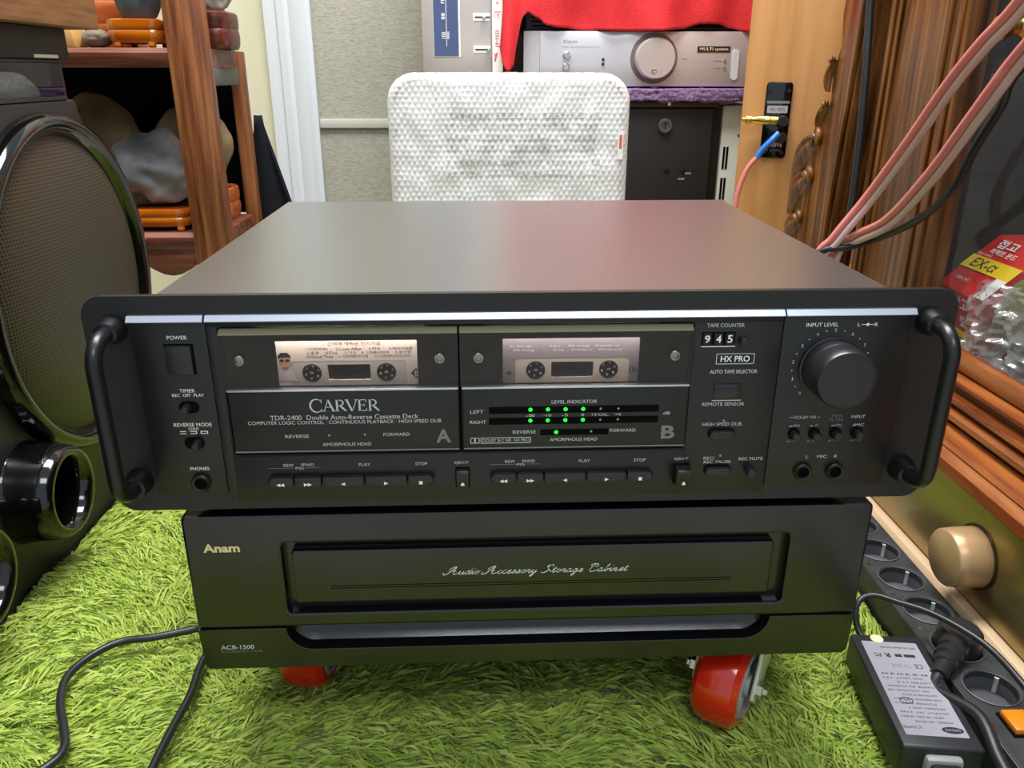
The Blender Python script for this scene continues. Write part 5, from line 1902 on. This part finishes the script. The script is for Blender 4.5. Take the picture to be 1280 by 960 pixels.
# ================================================================== champagne gold amplifier under the cabinet
ga = thing('gold_amplifier', (0.54, 0.10, 0.0), 'champagne gold amplifier with a big round knob, on the floor under the antique cabinet', 'amplifier')
b = MB()
b.box(0.3860, 0.70, -0.20, 0.42, 0.012, 0.1330, 'goldtrim', 0.001)
b.build('chassis', ga)
b = MB()
b.box(0.3790, 0.3858, -0.21, 0.43, 0.0480, 0.1340, 'goldface', 0.0015)
b.build('faceplate', ga)
b = MB()
b.prism([(0.3690, 0.008), (0.3690, 0.0400), (0.3720, 0.0460), (0.3858, 0.0460), (0.3858, 0.008)], 'y', -0.21, 0.43, 'goldtrim', 0.0008)
b.build('base_trim', ga)
b = MB()
b.lathe([(0.0275, 0), (0.0275, 0.0012), (0.025, 0.0012)], (0.3790, 0.1260, 0.0900), (-1, 0, 0), mat('knob_base_ring', (60, 48, 30), 0.4, 0.4), 48)  # dark brown ring around the foot of the knob
b.lathe([(0.0250, 0), (0.0245, 0.018), (0.0238, 0.0265), (0.0225, 0.0280), (0, 0.0280)], (0.3790, 0.1260, 0.0900), (-1, 0, 0), 'goldknob', 56)
b.build('volume_knob', ga, smooth=50)
for y in (-0.17, 0.39):
    for x in (0.40, 0.68):
        b = MB()
        b.lathe([(0, 0), (0.012, 0), (0.014, 0.013), (0, 0.013)], (x, y, 0.0), (0, 0, 1), 'black_plastic', 16)
        b.build('foot', ga)

# ================================================================== power strip, adapter and cords
u0 = Vector((0.352, 0.234, 0))       # far end of the strip
d0 = (Vector((0.340, -0.10, 0)) - Vector((0.343, 0.260, 0))).normalized()
n0 = Vector((-d0.y, d0.x, 0))
if n0.x < 0:
    n0 = -n0
ps_ = thing('power_strip', (0.340, 0.08, 0.012), 'scuffed dark grey power strip with round sockets beside the gold amplifier', 'power strip')
SZ = 0.0480
F = Matrix(((n0.x, d0.x, 0, 0.3400), (n0.y, d0.y, 0, 0.260), (0, 0, 1, 0), (0, 0, 0, 1)))   # local: x across, y along towards the viewer


def lt(x, y, z):
    return F @ Vector((x, y, z))


M['tin'] = mat('tinned_clip', (214, 214, 210), 0.4, 0.2)
SOCK = [0.012, 0.057, 0.102, 0.147, 0.192, 0.237]
c2 = bpy.data.curves.new('plate', 'CURVE')
c2.dimensions = '2D'
c2.fill_mode = 'BOTH'
loops = [rr(-0.0222, -0.012, 0.0222, 0.352, 0.006, 4)] + [circ(0.0, s2, 0.0182, 36) for s2 in SOCK]
for lp in loops:
    spn = c2.splines.new('POLY')
    spn.points.add(len(lp) - 1)
    for q, p in zip(spn.points, lp):
        q.co = (p[0], p[1], 0, 1)
    spn.use_cyclic_u = True
c2.extrude = 0.002
c2.bevel_depth = 0.0008
o2 = bpy.data.objects.new('plate', c2)
me = bpy.data.meshes.new_from_object(o2)
b = MB()
b.mesh_in(me, F @ Matrix.Translation((0, 0, SZ - 0.003)), 'strip')
bpy.data.objects.remove(o2)
bpy.data.curves.remove(c2)
for (xa, xb2) in ((-0.0240, -0.0207), (0.0207, 0.0240)):
    b.box(xa, xb2, -0.012, 0.352, 0.0125, SZ - 0.001, 'strip', 0.0008, mtx=F)
for (ya, yb2) in ((-0.0135, -0.0105), (0.3505, 0.3535)):
    b.box(-0.0240, 0.0240, ya, yb2, 0.0125, SZ - 0.001, 'strip', 0.0008, mtx=F)
b.box(-0.0222, 0.0222, -0.012, 0.352, 0.0125, 0.0160, 'strip', mtx=F)
b.build('housing', ps_)
for s2 in SOCK:
    b = MB()
    ctr = lt(0, s2, 0)
    b.lathe([(0.0182, SZ - 0.0010), (0.0197, SZ + 0.0006), (0.0190, SZ + 0.0010), (0.0178, SZ - 0.0015), (0.0176, SZ - 0.0160), (0, SZ - 0.0160)], ctr, (0, 0, 1), 'socketgrey', 36)
    so = b.build('socket', ps_)
    for sg in (-1, 1):
        b = MB()
        b.lathe([(0.0028, SZ - 0.0158), (0, SZ - 0.0157)], lt(sg * 0.0067, s2 + sg * 0.0067, 0), (0, 0, 1), 'pitch', 14)
        b.build('pin_hole', so)
        b = MB()
        b.tube([lt(sg * 0.0130, s2 - sg * 0.0130, SZ - 0.0155), lt(sg * 0.0132, s2 - sg * 0.0132, SZ - 0.008), lt(sg * 0.0125, s2 - sg * 0.0125, SZ - 0.002)], 0.0019, 'tin', 8)
        b.build('earth_clip', so)
for y in (0.033, 0.080, 0.125, 0.170, 0.215):
    b = MB()
    b.lathe([(0.0022, SZ - 0.001), (0.0020, SZ + 0.0002), (0, SZ + 0.0003)], lt(-0.0175, y, 0), (0, 0, 1), 'chrome', 12)
    b.build('screw', ps_)
b = MB()
b.box(-0.012, 0.010, 0.262, 0.284, SZ - 0.001, SZ + 0.0012, 'pitch', 0.0006, mtx=F)
b.box(-0.0105, 0.0085, 0.2635, 0.2825, SZ, SZ + 0.0050, 'orange', 0.001, mtx=F)
b.build('rocker_switch', ps_)

# right-angle plug and its thick lead
pg = thing('power_plug', tuple(lt(0, SOCK[4], SZ - 0.0155)), 'black moulded plug with a thick lead, in the power strip', 'plug')
b = MB()
pc_ = lt(0, SOCK[4], 0)
b.lathe([(0.0170, SZ - 0.0120), (0.0170, SZ - 0.001), (0.0165, SZ + 0.004), (0.0160, SZ + 0.014), (0.0135, SZ + 0.017), (0, SZ + 0.0175)], pc_, (0, 0, 1), 'rubber', 32)
b.build('plug_body', pg)
hd = (lt(-0.034, SOCK[4] + 0.036, 0) - pc_).normalized()
b = MB()
st = pc_ + Vector((0, 0, SZ + 0.009))
b.lathe([(0.0105, 0.008), (0.0105, 0.022), (0.0090, 0.023), (0.0098, 0.025), (0.0098, 0.031), (0.0080, 0.032), (0.0088, 0.034), (0.0085, 0.040), (0.0066, 0.041), (0.0062, 0.054), (0, 0.054)], st, hd + Vector((0, 0, -0.06)), 'rubber', 22)
b.build('strain_relief', pg)
e0 = st + (hd + Vector((0, 0, -0.06))).normalized() * 0.050
b = MB()
b.tube([e0, e0 + hd * 0.014 + Vector((0, -0.004, -0.003)), Vector((0.3060, -0.012, 0.0560)), Vector((0.3020, -0.045, 0.0500)), Vector((0.3000, -0.085, 0.0440)), Vector((0.298, -0.15, 0.036)), Vector((0.30, -0.30, 0.030))], 0.0047, 'rubber', 14, 8)
b.build('lead', pg)

# laptop adapter
ad = thing('power_adapter', (0.277, 0.02, 0.021), 'black laptop power adapter with a silver rating label on the green rug', 'adapter')
AD = Vector((0.2697, -0.0355, 0)) - Vector((0.2835, 0.0745, 0))
ay = AD.normalized()
ax_ = Vector((-ay.y, ay.x, 0))
if ax_.x < 0:
    ax_ = -ax_
AM = Matrix(((ax_.x, ay.x, 0, 0.2832), (ax_.y, ay.y, 0, 0.0745), (0, 0, 1, 0), (0, 0, 0, 1)))
b = MB()
b.box(-0.0262, 0.0262, 0.0, 0.1130, 0.0270, 0.0550, 'adapter', 0.0022, 3, mtx=AM)
b.build('case', ad)
Rz = 0.05512
ux_, uy_ = -ax_, ay     # the label is printed so that it reads from the far side
b = MB()
b.prism(rr(-0.0205, 0.0085, 0.0200, 0.1030, 0.001, 3), 'z', Rz - 0.0002, Rz, 'label', mtx=AM)
lbp = b.build('rating_label', ad)
b = MB()


def at(x, y):
    p = AM @ Vector((x, y, 0))
    return (p.x, p.y, Rz + 0.0001)


def put(s2, x, y, w, h, m='ink_black', bold=0.0):
    fit(b, s2, 0, 0, w, h, m, ux=ux_, uy=uy_, loc=at(x, y), bold=bold)


put('AC ADAPTER', 0.0080 - 0.022, 0.0960, 0.0125, 0.0024)
el = [at(0.0115 + 0.0070 * math.cos(2 * math.pi * i / 28), 0.0970 + 0.0030 * math.sin(2 * math.pi * i / 28)) for i in range(28)]
b.face(el, 'ink_black')
fit(b, 'SAMSUNG', 0, 0, 0.0100, 0.0022, 'label', ux=ux_, uy=uy_, loc=Vector(at(0.0115, 0.0970)) + Vector((0, 0, 0.0001)))
rows = ['MODEL: AD-9019S', 'INPUT: 100-240V~ 50-60Hz', 'OUTPUT: 19V  4.74A', 'EFFICIENCY LEVEL V', 'POWER SUPPLY', 'FOR INDOOR USE ONLY', 'CAUTION RISK OF SHOCK', 'DRY LOCATION USE', 'MADE IN CHINA', 'LISTED I.T.E.', 'DC OUT 19V', 'R33030']
for i, s2 in enumerate(rows):
    put(s2, 0.002 - 0.003 * ((i * 5) % 3), 0.0905 - i * 0.0042, 0.024 + 0.004 * ((i * 7) % 3), 0.0017, 'ink_black')
put('CE', 0.0125, 0.0350, 0.0060, 0.0046)
put('TUV GS PSE', 0.0000, 0.0352, 0.0130, 0.0034, 'ink_dim')
put('FC', -0.0130, 0.0240, 0.0050, 0.0040, bold=0.02)
put('R', -0.0060, 0.0240, 0.0040, 0.0046, bold=0.04)
put('UL', -0.0090, 0.0710, 0.0040, 0.0028)
ring = [Vector(at(-0.0090 + 0.0042 * math.cos(2 * math.pi * i / 24), 0.0710 + 0.0030 * math.sin(2 * math.pi * i / 24))) for i in range(25)]
for p, q in zip(ring, ring[1:]):
    dv = (q - p).normalized()
    sv = Vector((-dv.y, dv.x, 0)) * 0.0003
    b.face([p + sv, p - sv, q - sv, q + sv], 'ink_black')
for x, y, w, h in ((0.0020, 0.0238, 0.0050, 0.0030), (0.0100, 0.0238, 0.0080, 0.0030)):
    b.box(x - w / 2, x + w / 2, y - h / 2, y + h / 2, Rz, Rz + 0.0001, 'ink_black', mtx=AM)
put('SER NO BA44-00242A', 0.004, 0.0150, 0.026, 0.0020)
b.build('printing', lbp, smooth=0)
b = MB()
sd = AM @ Vector((-0.0075, 0.0050, 0))
b.lathe([(0.0048, 0), (0.0047, 0.0002), (0, 0.0002)], (sd.x, sd.y, Rz - 0.0001), (0, 0, 1), mat('cream_sticker', (226, 224, 178), 0.5), 28, 1.0)
b.build('round_sticker', ad)
b = MB()
b.box(-0.0120, 0.0120, 0.1115, 0.1190, 0.0310, 0.0500, 'hubgrey', 0.003, mtx=AM)
b.box(-0.0100, 0.0100, 0.1180, 0.1340, 0.0330, 0.0480, 'rubber', 0.003, mtx=AM)
b.build('inlet', ad)
b = MB()
A0 = AM @ Vector((-0.010, 0.001, 0.044))
b.tube([A0, A0 + Vector((-0.004, 0.014, 0.006)), Vector((0.2700, 0.098, 0.066)), Vector((0.2830, 0.1020, 0.0720)), Vector((0.3000, 0.090, 0.0730)), Vector((0.3160, 0.076, 0.0740)), Vector((0.3300, 0.055, 0.0740)), Vector((0.3400, 0.033, 0.0720)), Vector((0.3440, -0.002, 0.0680)), Vector((0.350, -0.06, 0.056)), Vector((0.352, -0.25, 0.052))], 0.0024, 'rubber', 12, 8)
b.build('output_lead', ad)

# black cord lying on the rug at the left
b = MB()
zc = 0.0310
b.tube([(-0.16, 0.42, 0.030), (-0.215, 0.20, 0.034), (-0.2500, 0.1400, 0.033), (-0.2670, 0.1335, zc), (-0.2980, 0.1240, zc), (-0.3220, 0.1195, zc), (-0.3390, 0.1010, zc), (-0.3450, 0.0780, zc), (-0.3370, 0.0520, zc), (-0.3240, 0.0290, zc), (-0.3140, 0.0080, zc), (-0.3190, -0.008, zc), (-0.345, -0.04, zc), (-0.36, -0.12, zc)], 0.0031, 'rubber', 12, 8)
tag(b.build('floor_cable', loc=(-0.30, 0.10, zc)), 'black cord snaking across the rug in a wide curve left of the cabinet', 'cord')
b = MB()
b.tube([(-0.17, 0.42, 0.031), (-0.222, 0.18, 0.034), (-0.2400, 0.115, 0.034), (-0.2475, 0.0935, zc), (-0.2450, 0.0570, zc), (-0.2465, 0.0300, zc), (-0.2475, 0.006, zc), (-0.2480, -0.02, zc), (-0.25, -0.10, zc)], 0.0031, 'rubber', 12, 8)
tag(b.build('floor_cable', loc=(-0.24, 0.06, zc)), 'black cord running straight toward the viewer beside the cabinet corner', 'cord')


# ================================================================== cables hanging on the right
def twin(name, P, label, group):
    """two-conductor speaker cable: pink and clear jackets side by side"""
    Q = catmull([Vector(p) for p in P], 10)
    t = thing(name, P[-1], label, 'cable', group)
    for nm, m, s2 in (('pink_conductor', 'pinkcable', 1), ('clear_conductor', 'clearcable', -1)):
        g = MB()
        pts = []
        for i, p in enumerate(Q):
            dv = (Q[min(i + 1, len(Q) - 1)] - Q[max(i - 1, 0)]).normalized()
            side = dv.cross(Vector((0.5, 0.85, -0.1))).normalized()
            if side.z < 0:
                side = -side
            pts.append(p + side * 0.0033 * s2)
        g.tube(pts, 0.0036, m, 12)
        g.build(nm, t, smooth=180)
    return t


twin('speaker_cable', [(0.352, 0.10, 0.585), (0.362, 0.190, 0.510), (0.362, 0.229, 0.482), (0.362, 0.265, 0.452), (0.362, 0.310, 0.406), (0.358, 0.338, 0.372), (0.350, 0.357, 0.342), (0.332, 0.370, 0.305), (0.318, 0.380, 0.270), (0.305, 0.40, 0.12), (0.312, 0.42, 0.03), (0.325, 0.48, 0.0085), (0.335, 0.62, 0.0080)], 'pink and clear twin speaker cable, upper of the two crossing the wooden board', 'twin speaker cables')
twin('speaker_cable', [(0.352, 0.08, 0.545), (0.362, 0.178, 0.475), (0.362, 0.200, 0.453), (0.362, 0.225, 0.426), (0.362, 0.270, 0.378), (0.360, 0.325, 0.330), (0.348, 0.365, 0.305), (0.335, 0.378, 0.280), (0.332, 0.395, 0.14), (0.335, 0.41, 0.03), (0.345, 0.47, 0.0085), (0.352, 0.60, 0.0080)], 'pink and clear twin speaker cable, lower of the two, nearer the glass pane', 'twin speaker cables')
b = MB()
b.tube([(0.383, 0.12, 0.530), (0.376, 0.200, 0.465), (0.376, 0.214, 0.437), (0.376, 0.236, 0.406), (0.376, 0.258, 0.368), (0.374, 0.300, 0.336), (0.366, 0.345, 0.312), (0.346, 0.366, 0.298), (0.322, 0.374, 0.292), (0.300, 0.395, 0.26), (0.290, 0.41, 0.10), (0.295, 0.425, 0.035), (0.30, 0.50, 0.0300), (0.295, 0.62, 0.0290)], 0.0036, 'rubber', 12, 8)
tag(b.build('black_cable', loc=(0.27, 0.42, 0.03)), 'thin black cable sweeping down in a curve beneath the pink speaker cables', 'cable')
b = MB()
b.tube([(0.385, 0.50, 0.62), (0.388, 0.496, 0.538), (0.388, 0.480, 0.455), (0.388, 0.470, 0.373), (0.385, 0.462, 0.300), (0.375, 0.455, 0.240), (0.366, 0.45, 0.10), (0.362, 0.46, 0.03), (0.362, 0.52, 0.0048), (0.365, 0.62, 0.0046)], 0.0042, 'rubber', 12, 8)
tag(b.build('black_cable', loc=(0.365, 0.62, 0.0)), 'straight black cable hanging between the carved post and the wide wooden board', 'cable')
